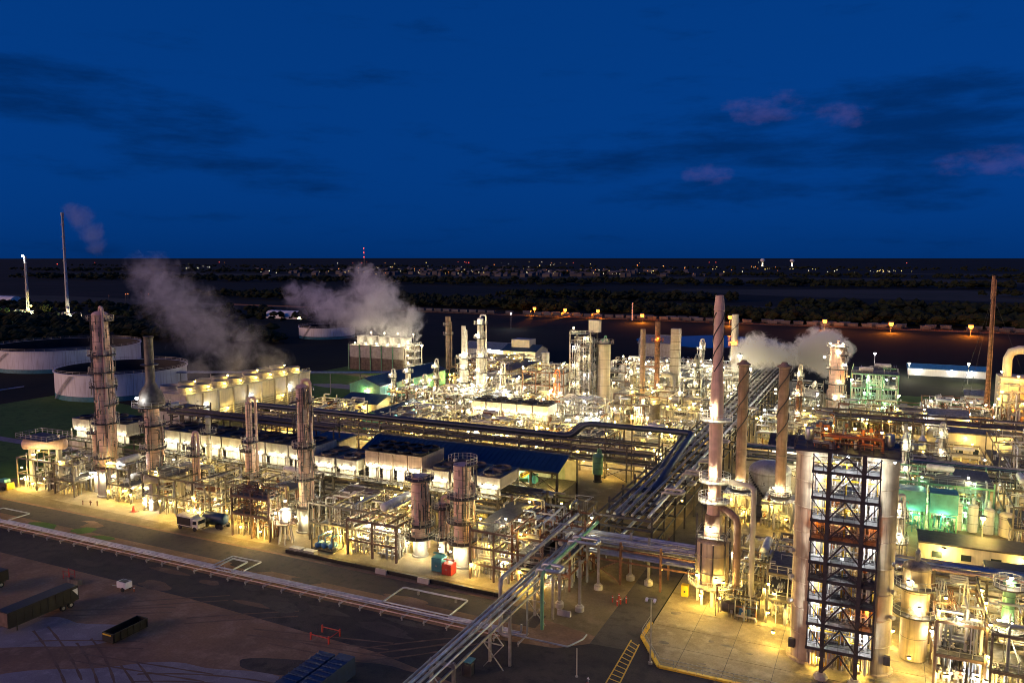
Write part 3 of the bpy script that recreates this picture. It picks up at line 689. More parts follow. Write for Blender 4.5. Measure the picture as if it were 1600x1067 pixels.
for lab, x, y, h, p, k in (('white lamp post beyond the right hand process area, leftmost of three', -2.6, 430, 8, 2500, 'cool'), ('white lamp post in front of the long blue shed', 12, 404, 7, 2500, 'white'), ('brightest white lamp post at the right end of the long blue shed', 35, 396, 9, 5000, 'white'),
                      ('bright white lamp post beside the right cooling tower', -196, 320, 14, 5000, 'white'), ('white lamp post far behind the middle process units', -262, 560, 12, 1200, 'cool')):
    pole_lamp(lab, x, y, h, p, k, .45)
def leaning_lamp():
    t = thing('lamp_post', 'tall grey lamp post at the corner of the concrete apron', 'lamp post', (-26.6, 101.6, 0))
    MB().lathe(-26.6, 101.6, [(.3, 0), (.3, .3), (.13, .35), (.09, 9.2)], 10).build('pole', 'galv', t)
    MB().beam((-27.2, 101.6, 9.25), (-26.0, 101.6, 9.25), .12).build('arm', 'galv', t)
    for s_ in (-.55, .55): MB().drum((-26.6+s_, 101.4, 9.3), (-26.6+s_, 101.0, 9.1), .2, 8).build('lamp_head', 'white_paint', t)
leaning_lamp()
# ================================================================== NEAR UNIT: COLUMNS
Lw = -pi/2
column('distillation_tower', 'tallest pink column at the far left with curved overhead pipe', -161.8, 124.5, [(6, 42, 1.85, 1.75)], plats=(6.8, 9, 17, 21.3, 25.4, 28.8, 32.7, 40.6), skirt=(6.2, 2.3, 'concrete'), ladder=-1.9, lamps=((5.2, -1.2, 700), (5.0, -.2, 500), (4.6, -2.4, 400)), pipes=3, rot=.5, side=3)
column('distillation_tower', 'short pink column just left of the tallest one', -166.6, 125.5, [(5, 13.5, .85, .85)], plats=(5.2, 14), skirt=(5, .9), ladder=-2.2, lamps=((4, -1.4, 300),))
bell = column('distillation_tower', 'pink column topped by a dark bell cone and slim stack', -147.8, 125.5, [(4, 21.5, 1.7, 1.6)], plats=(5, 12.3, 17.5, 20.8), skirt=(4, 2.0, 'concrete'), ladder=-1.0, lamps=((3.6, -1.2, 600), (3.4, -2.2, 450)), pipes=2, cap='flat', rot=2.0, side=3)
MB().lathe(-147.8, 125.5, [(1.6, 21.4), (3.0, 22.4), (2.9, 23.4), (2.3, 25.2), (1.3, 26.6), (1.0, 27.2), (1.0, 37.3), (1.1, 37.4), (1.1, 37.6), (.85, 37.6), (.85, 36)], 20).build('cone_stack', 'steel', bell)
pl = MB().ring(-147.8, 125.5, 21.9, 3.0, 4.1, .2, 24).build('platform', 'dark_steel', bell); MB().ringrail(-147.8, 125.5, 22.1, 4.05, 18, w=.07).build('railing', 'galv', pl)
lamp(bell, -147.4, 121.4, 24.4, 130, 'cool', .3)
MB().ring(-147.8, 125.5, 31.2, 1.0, 1.9, .15, 16).build('platform', 'dark_steel', bell)
column('distillation_tower', 'thin leaning pink column right of the bell topped column', -135.4, 125.5, [(0.3, 16, .6, .45)], plats=(11.8, 13.5), ladder=-1.0, lamps=((1.8, -1, 400),), pipes=1)
column('distillation_tower', 'thin grey column in front of the air coolers', -139.8, 134, [(0.3, 18.5, .62, .62)], mt='grey_ins', plats=(14.6,), pipes=0)
column('distillation_tower', 'pink column carrying two dark ring platforms above the brown platform structure', -126, 132.5, [(4, 12.8, 1.15, 1.1), (12.8, 14.2, 1.1, .7), (14.2, 23, .7, .7)], plats=(6.5, 12.4, 14.3), skirt=(4, 1.2), ladder=-.8, lamps=((3.0, -1.3, 400),), pipes=1)
column('distillation_tower', 'slender pink column with rusty top in the middle of the front row', -103.8, 124, [(4.6, 27, 1.2, 1.1), (27, 29.4, 1.25, 1.25)], plats=(5.2, 10.8, 17.3, 26.2), skirt=(4.7, 1.65, 'concrete'), ladder=-1.1, lamps=((3.4, -1.0, 450), (3.2, -2.4, 400)), pipes=1, rot=1., side=3)
column('distillation_tower', 'stout pink brick coloured column left of the red shed', -75.9, 122.5, [(3.4, 15.2, 1.6, 1.55)], plats=(3.6, 6.0, 14.6), skirt=(3.4, 1.3, 'grey_ins'), ladder=-.3, lamps=((2.6, -2.6, 500), (2.5, -1.0, 300)), cap='flat', pipes=1, full=True, side=3)
column('distillation_tower', 'small pink column between the two stout front columns', -72.0, 124.0, [(2.5, 10, .75, .7)], plats=(3.4, 9.2), skirt=(2.5, .75), ladder=-1, lamps=((2.0, -1.4, 300),), pipes=1, full=True, side=3)
column('distillation_tower', 'stout pink column right behind the red shed with railed top', -66.4, 121.5, [(4.2, 18.6, 1.6, 1.6)], plats=(4.4, 8.2, 12.6, 18.7), skirt=(4.2, 1.65, 'concrete'), ladder=-.9, lamps=((3.2, -1.2, 900), (3.0, -2.3, 400)), pipes=2, cap='flat', rot=.4, side=3)
# elevated and low drums
drum_thing('elevated_drum', 'long pinkish drum on tall piers at the far left edge of the plant', (-186.5, 121.5, 10.2), (-178, 125.5, 10.2), 1.35, 'pink_ins', platform=True)
drum_thing('horizontal_drum', 'grey horizontal drum with railed platform at the foot of the bell column', (-143.5, 119.5, 7.2), (-137.5, 125, 7.2), 1.15, 'grey_ins', platform=True)
column('process_vessel', 'pale vertical drum on legs behind the leftmost columns', -137, 158, [(2.4, 6.2, 2.4, 2.4)], mt='white_paint', plats=(6.4,), pipes=1, cat='vessel', lamps=((2, -1.4, 300),))
# ================================================================== NEAR UNIT: STRUCTURES AND PIPEWORK
module('open pipe structure at the far left end, under the elevated drum', -187, -167, 119.5, 133, 7.5, 21, 170, 2, 3, nl=6, power=420)
module('pipe structure between the tallest left column and the bell topped column', -158.5, -151, 121.5, 134, 8, 22, 130, 2, 2, nl=5, power=420)
module('dense pipe structure right of the bell topped column, behind the parked trucks', -144.5, -125, 119.5, 134, 8.2, 23, 290, 2, 4, nl=10, power=450)
module('dense pipe structure behind the brown platform tower', -123, -107, 122, 134, 8.2, 24, 240, 2, 3, nl=7, power=420)
module('dense pipe structure between the slender column and the stout columns', -100, -79.5, 120.5, 134, 7.6, 25, 300, 2, 4, nl=9, power=430)
module('tangled pipe structure right of the red shed', -62.5, -49, 117, 134, 8.8, 26, 300, 3, 3, nl=8, power=450, m='brown_steel')
# brown platform tower in front
t = thing('platform_tower', 'dark brown two level platform tower full of pipes in the front row', 'platform tower', (-111, 119, 0))
for x in (-115.5, -110.5, -106): 
    for y in (116, 121): post(t, x, y, 0, 9.6, .34, 'brown_steel')
for z in (4.6, 8.2):
    for y in (116, 121): MB().beam((-115.5, y, z), (-106, y, z), .3, .4).build('beam', 'brown_steel', t)
    d = MB().box(-115.4, -106.1, 116, 121, z+.2, z+.3).build('deck', 'grate', t)
    MB().rail([(-115.5, 116, z+.3), (-106, 116, z+.3), (-106, 121, z+.3), (-115.5, 121, z+.3)], 1.3, .1, 1.6, 0, True).build('railing', 'brown_steel', d)
cl = MB(); clutter(cl, -115, -106.5, 116.3, 120.8, 0, 9, 120, random.Random(31), .06, .22, [1.5, 3, 5.4, 6.6, 8.9, 9.6]); cl.build('pipework', ['brown_steel', 'dark_steel', 'grey_ins', 'rust', 'rust', 'steel'], t, kind='stuff')
for x, y, z in ((-113, 115.6, 2.2), (-108, 115.6, 2.0), (-110.5, 118.5, 7)): lamp(t, x, y, z, 420, 'warm', .2)
# tank on splayed legs with lamp
t = thing('legged_tank', 'bright lit dome topped tank on a braced leg stand in front of the slender column', 'tank', (-103, 117.2, 0))
MB().drum((-103, 117.2, 4.4), (-103, 117.2, 6.3), 1.25, 16).build('shell', 'white_ins', t)
for k in range(6): a = k*pi/3; MB().beam((-103+1.5*math.cos(a), 117.2+1.5*math.sin(a), 0), (-103+.9*math.cos(a), 117.2+.9*math.sin(a), 4.3), .18).build('leg', 'white_ins', t)
d = MB().ring(-103, 117.2, 4.0, 1.0, 2.3, .15, 12).build('platform', 'brown_steel', t); MB().ringrail(-103, 117.2, 4.1, 2.25, 10, w=.07).build('railing', 'brown_steel', d)
for x, y, z in ((-104.6, 116.2, 6.0), (-101.6, 116.0, 6.4), (-103, 117.2, 8.3)): lamp(t, x, y, z, 420, 'white', .22)
# open portal frame in front
t = thing('portal_frame', 'open dark steel portal frame with bare roof beams in the front row', 'steel frame', (-83, 121, 0))
for x in (-88.5, -83, -77.8):
    for y in (117.3, 124.5): post(t, x, y, 0, 6.8, .36, 'brown_steel')
for y in (117.3, 124.5): MB().beam((-88.6, y, 6.7), (-77.7, y, 6.7), .3, .42).build('beam', 'brown_steel', t)
for k in range(6): MB().beam((-88.5+k*2.14, 117.3, 6.72), (-88.5+k*2.14, 124.5, 6.72), .26, .38).build('roof_beam', 'brown_steel', t)
MB().beam((-88.6, 117.3, 2.9), (-77.7, 117.3, 2.9), .24, .34).build('beam', 'brown_steel', t)
cl = MB(); clutter(cl, -88, -78.3, 118, 124, 0, 6, 90, random.Random(32), .06, .22, [1, 2, 3, 4.4]); cl.build('pipework', PIPEM, t, kind='stuff')
for x in (-86.5, -83.5, -80): lamp(t, x, 121.5, 4.6, 700, 'white', .22)
# blue pump set
t = thing('pump_skid', 'bright blue pump skid beside the open portal frame', 'pump skid', (-93.5, 117.6, 0))
MB().box(-96, -91, 116.2, 119.2, .1, .35).build('base_frame', 'dark_steel', t)
for k, (x, y) in enumerate(((-95, 117), (-93.6, 117.2), (-92.2, 117.4))):
    p = MB().drum((x, y-.5, 1.0), (x, y+1.0, 1.0), .55, 12).build('pump', 'blue', t); MB().tube([(x, y, 1.4), (x, y, 2.6), (x, 119.2, 2.6)], .14, 8).build('discharge_pipe', 'blue', p)
for x in (-96, -91):
    for y in (116.2, 119.2): post(t, x, y, .3, 2.9, .18, 'dark_steel')
lamp(t, -94.5, 119.4, 2.8, 300, 'warm')
# ================================================================== AIR COOLER RACK
rack('long low pipe rack carrying the white air cooler cells', 'x', -192, -60, 141, 9.4, [4.2, 7.9], 6.6, [10, 6], nl=0, m='steel', pw=.42, seed=4, pm=('dark_pipe', 'dark_pipe', 'galv', 'grey_ins'))
ORD = ['first', 'second', 'third', 'fourth', 'fifth', 'sixth', 'seventh', 'eighth', 'ninth', 'tenth', 'eleventh', 'twelfth', 'thirteenth', 'fourteenth', 'fifteenth', 'sixteenth', 'seventeenth', 'eighteenth', 'nineteenth', 'twentieth']
def cooler(label, x0, x1, zt=13.2, style=0, y0=136.2, y1=146.0, zb=8.15, lampp=520, hood='louver', top='dark_steel'):
    """one air cooler cell: legs, curtain panels, plenum hood, fan deck with rings and fans"""
    t = thing('air_cooler', label, 'air cooler', ((x0+x1)/2, y0, zb)); zh = zb + (zt-zb)*.5
    for x in (x0+.2, x1-.2):
        for y in (y0+.2, y1-.2): post(t, x, y, zb, zh, .26, 'galv')
    MB().box(x0+.05, x1-.05, y0+.7, y1, zh, zt).build('hood', hood, t)
    MB().box(x0+.02, x1-.02, y0+.55, y1+.05, zt+.002, zt+.10).build('top_deck', top, t)
    for k in range(2):
        yy = y0+2.8+k*4.4; f = MB().ring((x0+x1)/2, yy, zt+.1, 1.75, 1.9, .5, 20).build('fan_ring', top, t); fb = MB()
        for q in range(4): a = q*pi/2+.4; fb.beam(((x0+x1)/2, yy, zt+.35), ((x0+x1)/2+1.65*math.cos(a), yy+1.65*math.sin(a), zt+.38), .4, .06)
        fb.build('fan_blade', top, f)
    MB().box(x0+.35, x1-.35, y0+1.2, y1-.4, zh-.55, zh-.05).build('tube_bundle', 'white_ins', t)
    MB().tube([(x0+.4, y0+1.0, zh-.3), (x1-.4, y0+1.0, zh-.3)], .24, 8).build('header_pipe', 'silver', t)
    n = int((x1-x0)/1.1)
    for k in range(n):
        xx = x0+.3+(x1-x0-.6)*k/n; MB().box(xx, xx+(x1-x0-.6)/n-.06, y0+1.6, y0+1.7, zb+.15, zh-.65).build('curtain_panel', 'white_ins' if style == 0 else 'louver', t)
    d = MB().box(x0, x1, y0-.9, y0+.5, zb, zb+.1).build('walkway', 'grate', t); MB().rail([(x0, y0-.85, zb+.1), (x1, y0-.85, zb+.1)], 1.1, .06).build('railing', 'galv', d)
    if style == 0 and zb > 8 and zt < 14:
        for k in range(n):
            xx = x0+.1+(x1-x0-.2)*k/n; MB().box(xx, xx+(x1-x0-.2)/n-.1, y0-.75, y0-.68, zb-2.5, zb-.3).build('wind_panel', 'white_ins' if (k*7) % 3 else 'louver', t)
    for f in (.28, .72): lamp(t, x0+(x1-x0)*f, y0+.36, zh+.25, lampp*.32, 'white', .22)
    return t
cells = [(-190.5, -184), (-183.6, -177.2), (-176.8, -170.4)] + [(-158.5+k*6.6, -152.2+k*6.6) for k in range(7)]
for k, (x0, x1) in enumerate(cells): cooler('white air cooler cell on the long rack, %s counting from the left end' % ORD[k], x0, x1, 13.4, 0, lampp=520, hood='louver', top='dark_steel')
for k, (x0, x1) in enumerate([(-112, -106.4), (-105.8, -100.3)]): cooler('bright low white cooler cell left of the four bay hood, %s' % ('left one' if k == 0 else 'right one'), x0, x1, 11.8, 1, lampp=420, hood='louver', top='steel')
for k in range(4): x0 = -98.3+k*3.55; cooler('bay of the tall four bay cooler hood with black top, %s from the left' % ORD[k], x0, x0+3.45, 14.4, 0, lampp=400, hood='pink_brown', top='black_paint')
for k, (x0, x1) in enumerate([(-83.2, -78), (-77.4, -72.2), (-71.6, -66.4)]): cooler('white cooler cell behind the stout front columns, %s from the left' % ORD[k], x0, x1, 12.0, 1, lampp=420, hood='louver', top='steel')
# blue topped enclosure and long header pipes on the roof
t = thing('roof_pipe_frame', 'dark pipe frame with long header pipes on top of the cooler roof', 'pipe frame', (-136, 146.5, 0))
for k in range(8): post(t, -162+k*6.8, 147.2, 0, 15.6, .25, 'dark_steel'); MB().beam((-162+k*6.8, 142.5, 15.5), (-162+k*6.8, 149.5, 15.5), .2).build('cross_beam', 'dark_steel', t); post(t, -162+k*6.8, 149.4, 0, 15.6, .25, 'dark_steel')
for y, r in ((143.2, .32), (144.6, .22), (146.2, .42), (148.2, .35), (149.2, .25)): MB().tube([(-163, y, 15.7+r), (-113, y, 15.7+r)], r, 8).build('pipe', 'dark_steel', t)
t = thing('panel_house', 'flat blue roofed white panel house behind the air coolers', 'building', (-121, 150, 0))
MB().box(-127, -113, 147.2, 154, 0, 12.6).build('wall', 'louver', t); MB().box(-127.3, -112.7, 146.9, 154.3, 12.602, 12.9).build('roof', 'blue_roof', t)
# ================================================================== COMPRESSOR SHELTER
t = thing('compressor_shelter', 'long open sided shelter with dark blue metal roof in the centre', 'shelter', (-85, 158, 0))
def gable(t, x0, x1, y0, ym, y1, ze, zr, m='blue_roof', th=.18, ov=.6, ax='x'):
    for (ya, za, yb, zb) in ((y0-ov, ze-.2, ym, zr), (y1+ov, ze-.2, ym, zr)):
        n = int((x1-x0)/2.4) if ax == 'x' else int((x1-x0)/2.4)
        for k in range(n):
            xa, xb = x0-ov+(x1-x0+2*ov)*k/n+.015, x0-ov+(x1-x0+2*ov)*(k+1)/n-.015; b = MB()
            P = [(xa, ya, za), (xb, ya, za), (xb, yb, zb), (xa, yb, zb)]
            if ax == 'y': P = [(q[1], q[0], q[2]) for q in P]
            b.v = P + [(q[0], q[1], q[2]+th) for q in P]
            for q in ((3, 2, 1, 0), (4, 5, 6, 7), (0, 1, 5, 4), (1, 2, 6, 5), (2, 3, 7, 6), (3, 0, 4, 7)): b.face(list(q))
            for xs_ in (xa, (xa+xb)/2):
                A = Vector((xs_, ya, za+th)); B = Vector((xs_, yb, zb+th))
                if ax == 'y': A = Vector((A.y, A.x, A.z)); B = Vector((B.y, B.x, B.z))
                b.beam(A, B, .09, .16)
            b.build('roof_sheet', m, t)
    V = (lambda u, v, z: (u, v, z)) if ax == 'x' else (lambda u, v, z: (v, u, z))
    MB().beam(V(x0-ov, ym, zr+th), V(x1+ov, ym, zr+th), .5, .12).build('ridge_cap', m, t)
gable(t, -109, -60.5, 152, 158, 164.5, 10.4, 12.4)
for k in range(9):
    x = -109+k*6.06
    for y in (152.2, 164.3): post(t, x, y, 0, 10.2, .42, 'dark_steel')
    if k: 
        MB().beam((x-6.06, 152.2, 6.0), (x, 152.2, 9.8), .16).build('brace', 'dark_steel', t)
        MB().beam((x, 152.2, 6.0), (x-6.06, 152.2, 9.8), .16).build('brace', 'dark_steel', t)
    MB().beam((x, 152.2, 10.1), (x, 158, 12.2), .25).build('rafter', 'dark_steel', t); MB().beam((x, 164.3, 10.1), (x, 158, 12.2), .25).build('rafter', 'dark_steel', t)
for z in (5.8, 9.9): MB().beam((-109, 152.2, z), (-60.5, 152.2, z), .3, .5).build('girt', 'dark_steel', t)
for k in range(16): MB().box(-109+k*3.03+.03, -109+(k+1)*3.03-.03, 164.6, 164.7, 0, 9.6).build('wall_panel', 'pale_green' if k % 3 else 'louver', t)
MB().box(-109, -60.5, 151.8, 164.4, 4.9, 5.1).build('floor_deck', 'grate', t)
for k in range(7): lamp(t, -106+k*7.2, 156.5, 9.0, 650, 'white' if k % 2 else 'warm', .25)
cr = thing('bridge_crane', 'yellow overhead crane beam under the blue roof', 'crane', (-69, 158, 8)); MB().beam((-69, 152.8, 8.3), (-69, 163.8, 8.3), .7, .9).build('girder', 'yellow', cr); MB().box(-69.7, -68.3, 157, 159, 8.8, 9.5).build('trolley', 'yellow', cr)
for k in range(3):
    x = -98+k*13; c = thing('compressor', 'pale green compressor under the blue roof, %s from the left' % ORD[k], 'compressor', (x, 158, 5.1))
    MB().drum((x-2, 158, 6.6), (x+2, 158, 6.6), 1.2, 14).build('casing', 'green', c); MB().box(x-3, x+3, 156.6, 159.4, 5.1, 5.6).build('base', 'concrete', c); MB().box(x+2.6, x+4.4, 157.2, 158.8, 5.6, 7.4).build('motor', 'teal', c)
module('pipe structure in front of the blue roofed shelter at its right end', -66, -50.5, 135.5, 149, 6.2, 27, 170, 2, 3, nl=4, power=250, m='steel')
module('pipe structure below the open front of the blue roofed shelter', -101, -67, 148.2, 151.4, 5, 28, 120, 1, 6, nl=5, power=350)
# ================================================================== SECOND RACK WITH THE GREAT DARK PIPES
rack('long pipe rack behind the blue roofed shelter', 'x', -178, -48, 188, 6.5, [3.8, 6.6, 8.9], 7.2, [5, 5, 4], nl=16, power=300, kind='warm', m='steel', seed=6, h=9.4, rr=(.14, .34), pm=('dark_pipe', 'galv', 'grey_ins', 'dark_pipe'))
t = thing('great_pipe', 'thick dark blue pipe along the top of the rear rack with a raised bend', 'pipe', (-110, 187, 0))
MB().tube([(-177, 186.2, 3), (-177, 186.2, 10), (-70, 186.2, 10), (-66.5, 186.2, 13.6), (-39.5, 186.2, 13.6), (-39.5, 150, 9.2), (-43.5, 150, 9.2), (-43.5, 150, 4)], .72, 14).build('pipe', 'navy_pipe', t)
for k in range(9): post(t, -68+k*3.4, 186.2, 0, 12.8, .28, 'steel') if k > 0 and k % 2 == 0 else None
t = thing('great_pipe', 'second thick dark pipe beside the first, bending down the main rack', 'pipe', (-60, 188.2, 0))
MB().tube([(-128, 188.4, 9.7), (-72, 188.4, 9.7), (-68.5, 188.4, 13.0), (-41.8, 188.4, 13.0), (-41.8, 165, 9.8), (-41.8, 143, 9.0)], .5, 12).build('pipe', 'navy_pipe', t)
# ================================================================== MAIN RACK, PIPE BRIDGE, CROSS RACK
mr = rack('wide main pipe rack running away from the viewer to the right of centre', 'y', 132, 372, -40, 10.5, [5.4, 7.8, 9.6], 8.6, [8, 9, 7], nl=4, power=120, kind='warm', m='dark_steel', seed=9, h=10.2, pm=('galv', 'dark_pipe', 'silver', 'galv', 'dark_pipe'), rr=(.14, .36))
for k, (y, w, z) in enumerate(((146, 5, 10.6), (160, 5.5, 10.9), (172, 4.5, 10.6), (190, 6, 11.2), (158, 3.5, 9.2), (215, 5, 10.6), (240, 5, 10.6))):
    x0 = -36.5+(k % 3)*.7; MB().tube([(x0, y-5, z-1), (x0, y, z-1), (x0, y, z), (x0+w*.75, y, z), (x0+w*.75, y+2.6, z), (x0, y+2.6, z), (x0, y+2.6, z-1), (x0, y+8, z-1)], .3, 8).build('expansion_loop', 'galv', mr)
pb = rack('narrow silver pipe bridge crossing the service road toward the viewer', 'y', 62, 124, -45.2, 3.0, [7.7], 14.5, [0], m='galv', seed=11, h=7.9, brace=False, name='pipe_bridge', cat='pipe bridge', pw=.34)
for k, (x, r, y0, y1) in enumerate(((-46.5, .16, 55, 112), (-45.8, .22, 55, 120), (-45.0, .22, 55, 124), (-44.2, .14, 55, 122))): MB().tube([(x, y0, 7.75+r), (x, y1, 7.75+r), (x, y1, 5.5)], r, 10).build('pipe', 'silver' if k % 2 else 'galv', pb)
MB().tube([(-46.6, 99, 1.0), (-48, 99, 1.0), (-48, 99, 9.2), (-48, 131, 9.2)], .32, 10).build('pipe', 'galv', pb); MB().tube([(-43.2, 103, .9), (-43.2, 103, 9.4), (-43.2, 128, 9.4)], .26, 10).build('pipe', 'green', pb)
for (y0, dx) in ((104, 3.4), (117, 4.6)):
    MB().tube([(-44.4, y0-4, 8.6), (-44.4, y0, 8.6), (-44.4, y0, 9.5), (-44.4+dx, y0, 9.5), (-44.4+dx, y0+2.2, 9.5), (-44.4, y0+2.2, 9.5), (-44.4, y0+2.2, 8.6), (-44.4, y0+6, 8.6)], .27, 10).build('expansion_loop', 'silver', pb)
for y in (62, 76.5, 91, 105.5): 
    for za, zb in ((.3, 3.8), (3.8, 7.3)):
        MB().beam((-46.7, y, za), (-43.7, y, zb), .12).build('brace', 'galv', pb); MB().beam((-43.7, y, za), (-46.7, y, zb), .12).build('brace', 'galv', pb)
    MB().beam((-46.7, y, 3.8), (-43.7, y, 3.8), .14).build('brace', 'galv', pb)
for k in range(22):
    y = 62+k*2.8; MB().beam((-46.8, y, 7.15), (-46.8, y+2.8, 7.5 if k % 2 else 6.6), .1).build('brace', 'galv', pb)
for x, y in ((-41, 122), (-37.3, 128.1), (-33.9, 127.3), (-44.4, 113), (-41, 113)):
    MB().lathe(x, y, [(.75, 0), (.75, .7), (.45, .75), (.45, 1.0)], 10).build('footing', 'concrete', pb); post(pb, x, y, .9, 8.2, .38, 'galv')
rack('cross rack of silver pipes from the pipe bridge to the round furnace', 'x', -52, -24.5, 128, 5.4, [4.6, 6.6], 7, [7, 7], nl=2, power=150, kind='warm', m='rust', seed=13, h=7.4, pw=.34, pm=('silver', 'silver', 'galv', 'white_ins'))
module('dark tangle of pipes where the pipe bridge meets the cross rack', -55.5, -45, 119, 134, 8.8, 29, 170, 3, 2, nl=3, power=200, m='rust', kind='warm')
# ================================================================== FRONT PIPELINE
pl = thing('ground_pipeline', 'bundle of silver pipes on low supports along the service road', 'pipeline', (-110, 101, 0))
for k, (y, r) in enumerate(((100.2, .12), (100.6, .15), (101.05, .15), (101.45, .12))):
    if k == 3: pts = [(-240, y, .75), (-172, y, .75), (-172, y+4.8, .75), (-163, y+4.8, .75), (-163, y, .75), (-105.8, y, .75), (-105.8, y+4.6, .75), (-99, y+4.6, .75), (-99, y, .75), (-47.5, y, .75)]
    elif k == 2: pts = [(-240, y, .75), (-69.9, y, .75), (-69.9, y+6.4, .75), (-57.8, y+6.4, .75), (-57.8, y, .75), (-45.6, y, .75), (-45.6, y, 2)]
    elif k == 1: pts = [(-240, y, .75), (-104.6, y, .75), (-104.6, y+4.2, .9), (-101, y+4.2, .9), (-101, y, .75), (-44.5, y, .75), (-44.5, y, 7.4)]
    else: pts = [(-240, y, .75), (-38, 100.0, .75), (-36.8, 103, .75), (-36.8, 104.5, .75)]
    pp = MB().tube(pts, r, 10)
    for q in range(26):
        xx = -236+q*7.1+k*1.3
        if xx < pts[1][0]-1: pp.tube([(xx, y, .75), (xx+.14, y, .75)], r*1.5, 10)
    pp.build('pipe', 'silver', pl)
MB().tube([(-163, 98.7, .85), (-48, 98.7, .85)], .09, 8).build('pipe', 'pink_ins', pl); MB().tube([(-230, 98.7, .8), (-163.6, 98.7, .8)], .12, 8).build('pipe', 'yellow', pl)
for k in range(50): x = -236+k*3.9; o = MB().box(x-.12, x+.12, 98.2, 101.8, .36, .52).build('sleeper', 'concrete', pl); 
for k in range(50):
    x = -236+k*3.9
    for y in (98.4, 101.6): post(pl, x, y, 0, .78, .16, 'galv', 'support')
for x in (-67, -60): post(pl, x, 107.4, 0, .6, .3, 'galv', 'support')
kb = thing('low_kerb_barrier', 'low black kerb wall along the edge of the near process area', 'wall', (-75, 112.6, 0))
for k in range(12): MB().box(-99.5+k*4.0, -95.6+k*4.0, 112.9-k*.08, 113.3-k*.08, 0, .65).build('wall_block', 'black_paint', kb)
for lab, x, y in (('pale concrete barrier block on the black kerb, left one', -77.6, 112.2), ('pale concrete barrier block on the black kerb, right one', -68.8, 111.9), ('pale concrete barrier block at the pipe bridge footing', -42.6, 110.4)):
    b = MB(); i = 0; b.v = [(x-1.1, y-.3, 0), (x+1.1, y-.3, 0), (x+1.1, y+.3, 0), (x-1.1, y+.3, 0), (x-1.1, y-.12, .85), (x+1.1, y-.12, .85), (x+1.1, y+.12, .85), (x-1.1, y+.12, .85)]
    for q in ((3, 2, 1, 0), (4, 5, 6, 7), (0, 1, 5, 4), (1, 2, 6, 5), (2, 3, 7, 6), (3, 0, 4, 7)): b.face(list(q))
    tag(b.build('concrete_barrier', 'concrete'), lab, 'barrier')
# ================================================================== RIGHT: APRON EDGE, FURNACE, STACKS, SILOS
t = thing('kerb_railing', 'yellow kerb with grey handrail along the concrete apron edge', 'railing', (-27, 105, 0))
kp = [(-29.7, 113.5), (-29.7, 108.5), (-25.3, 101.2), (10, 101.2)]
for i in range(3):
    p, q = Vector((*kp[i], .14)), Vector((*kp[i+1], .14)); n = max(1, round((q-p).length/2.6))
    for k in range(n): MB().beam(p+(q-p)*(k/n)+(q-p).normalized()*.04, p+(q-p)*((k+1)/n)-(q-p).normalized()*.04, .5, .28).build('kerb_block', 'yellow', t)
    MB().rail([(p.x, p.y, .28), (q.x, q.y, .28)], 1.1, .06, 2.0).build('railing', 'galv', t)
def helix(mb, x, y, r, z0, z1, pitch, pr=.11, a0=0, rt=None):
    n = int((z1-z0)/pitch*14); pts = []
    for k in range(n+1):
        f = k/n; a = a0+2*pi*(z1-z0)/pitch*f; q = r+((rt if rt else r)-r)*f; pts.append((x+q*math.cos(a), y+q*math.sin(a), z0+(z1-z0)*f))
    mb.tube(pts, pr, 5, 0, False); return mb
FX, FY = -22.9, 125.0
t = thing('round_furnace', 'round furnace with the tallest pink stack and spiral strakes on the concrete apron', 'furnace', (FX, FY, 0))
MB().lathe(FX, FY, [(2.3, 2.6), (2.5, 2.7), (2.5, 5.2), (2.58, 5.25), (2.58, 5.4), (2.5, 5.45), (2.5, 8.0), (2.58, 8.05), (2.58, 8.2), (2.5, 8.25), (2.5, 10.3), (1.6, 10.9)], 28).build('firebox', 'silo_con', t)
for k in range(8):
    a = k*pi/4+.2; post(t, FX+2.2*math.cos(a), FY+2.2*math.sin(a), 0, 2.7, .42, 'concrete', 'leg')
    MB().beam((FX+2.62*math.cos(a), FY+2.62*math.sin(a), 2.7), (FX+2.62*math.cos(a), FY+2.62*math.sin(a), 10.2), .16).build('stiffener', 'dark_steel', t)
d = MB().ring(FX, FY, 3.3, 2.6, 3.8, .16, 28).build('platform', 'galv', t); MB().ringrail(FX, FY, 3.45, 3.75, 20, w=.07).build('railing', 'white_paint', d)
MB().box(FX-1.2, FX+1.2, FY-1.2, FY+1.2, 10.9, 14.6).build('convection_box', 'rust_stack', t)
for x in (-2.2, 2.2):
    for y in (-2.0, 2.0): post(t, FX+x, FY+y, 10.3, 15.0, .24, 'dark_steel')
d = MB().box(FX-2.3, FX+2.3, FY-2.1, FY+2.1, 10.95, 11.05).build('platform', 'grate', t); MB().rail([(FX-2.3, FY-2.1, 11.05), (FX+2.3, FY-2.1, 11.05), (FX+2.3, FY+2.1, 11.05), (FX-2.3, FY+2.1, 11.05)], 1.1, .07, 1.2, 0, True).build('railing', 'galv', d)
MB().lathe(FX, FY, [(1.15, 14.6), (1.05, 16)] + [(1.02+.05*(k % 2), 16+k*1.7) for k in range(11)] + [(1.02, 34.8), (.8, 37.8), (.78, 46.8), (.86, 46.9), (.62, 49.2), (.5, 49.2), (.5, 48)], 24).build('stack', 'pink_ins', t)
for a0 in (0, 2.1, 4.2): helix(MB(), FX, FY, .84, 37.4, 46.6, 9, .09, a0).build('strake', 'dark_steel', t)
for z in (16.6, 19.8, 29.6):
    d = MB().ring(FX, FY, z, 1.1, 2.5, .16, 22).build('platform', 'galv', t); MB().ringrail(FX, FY, z+.15, 2.45, 16, w=.07).build('railing', 'white_paint', d)
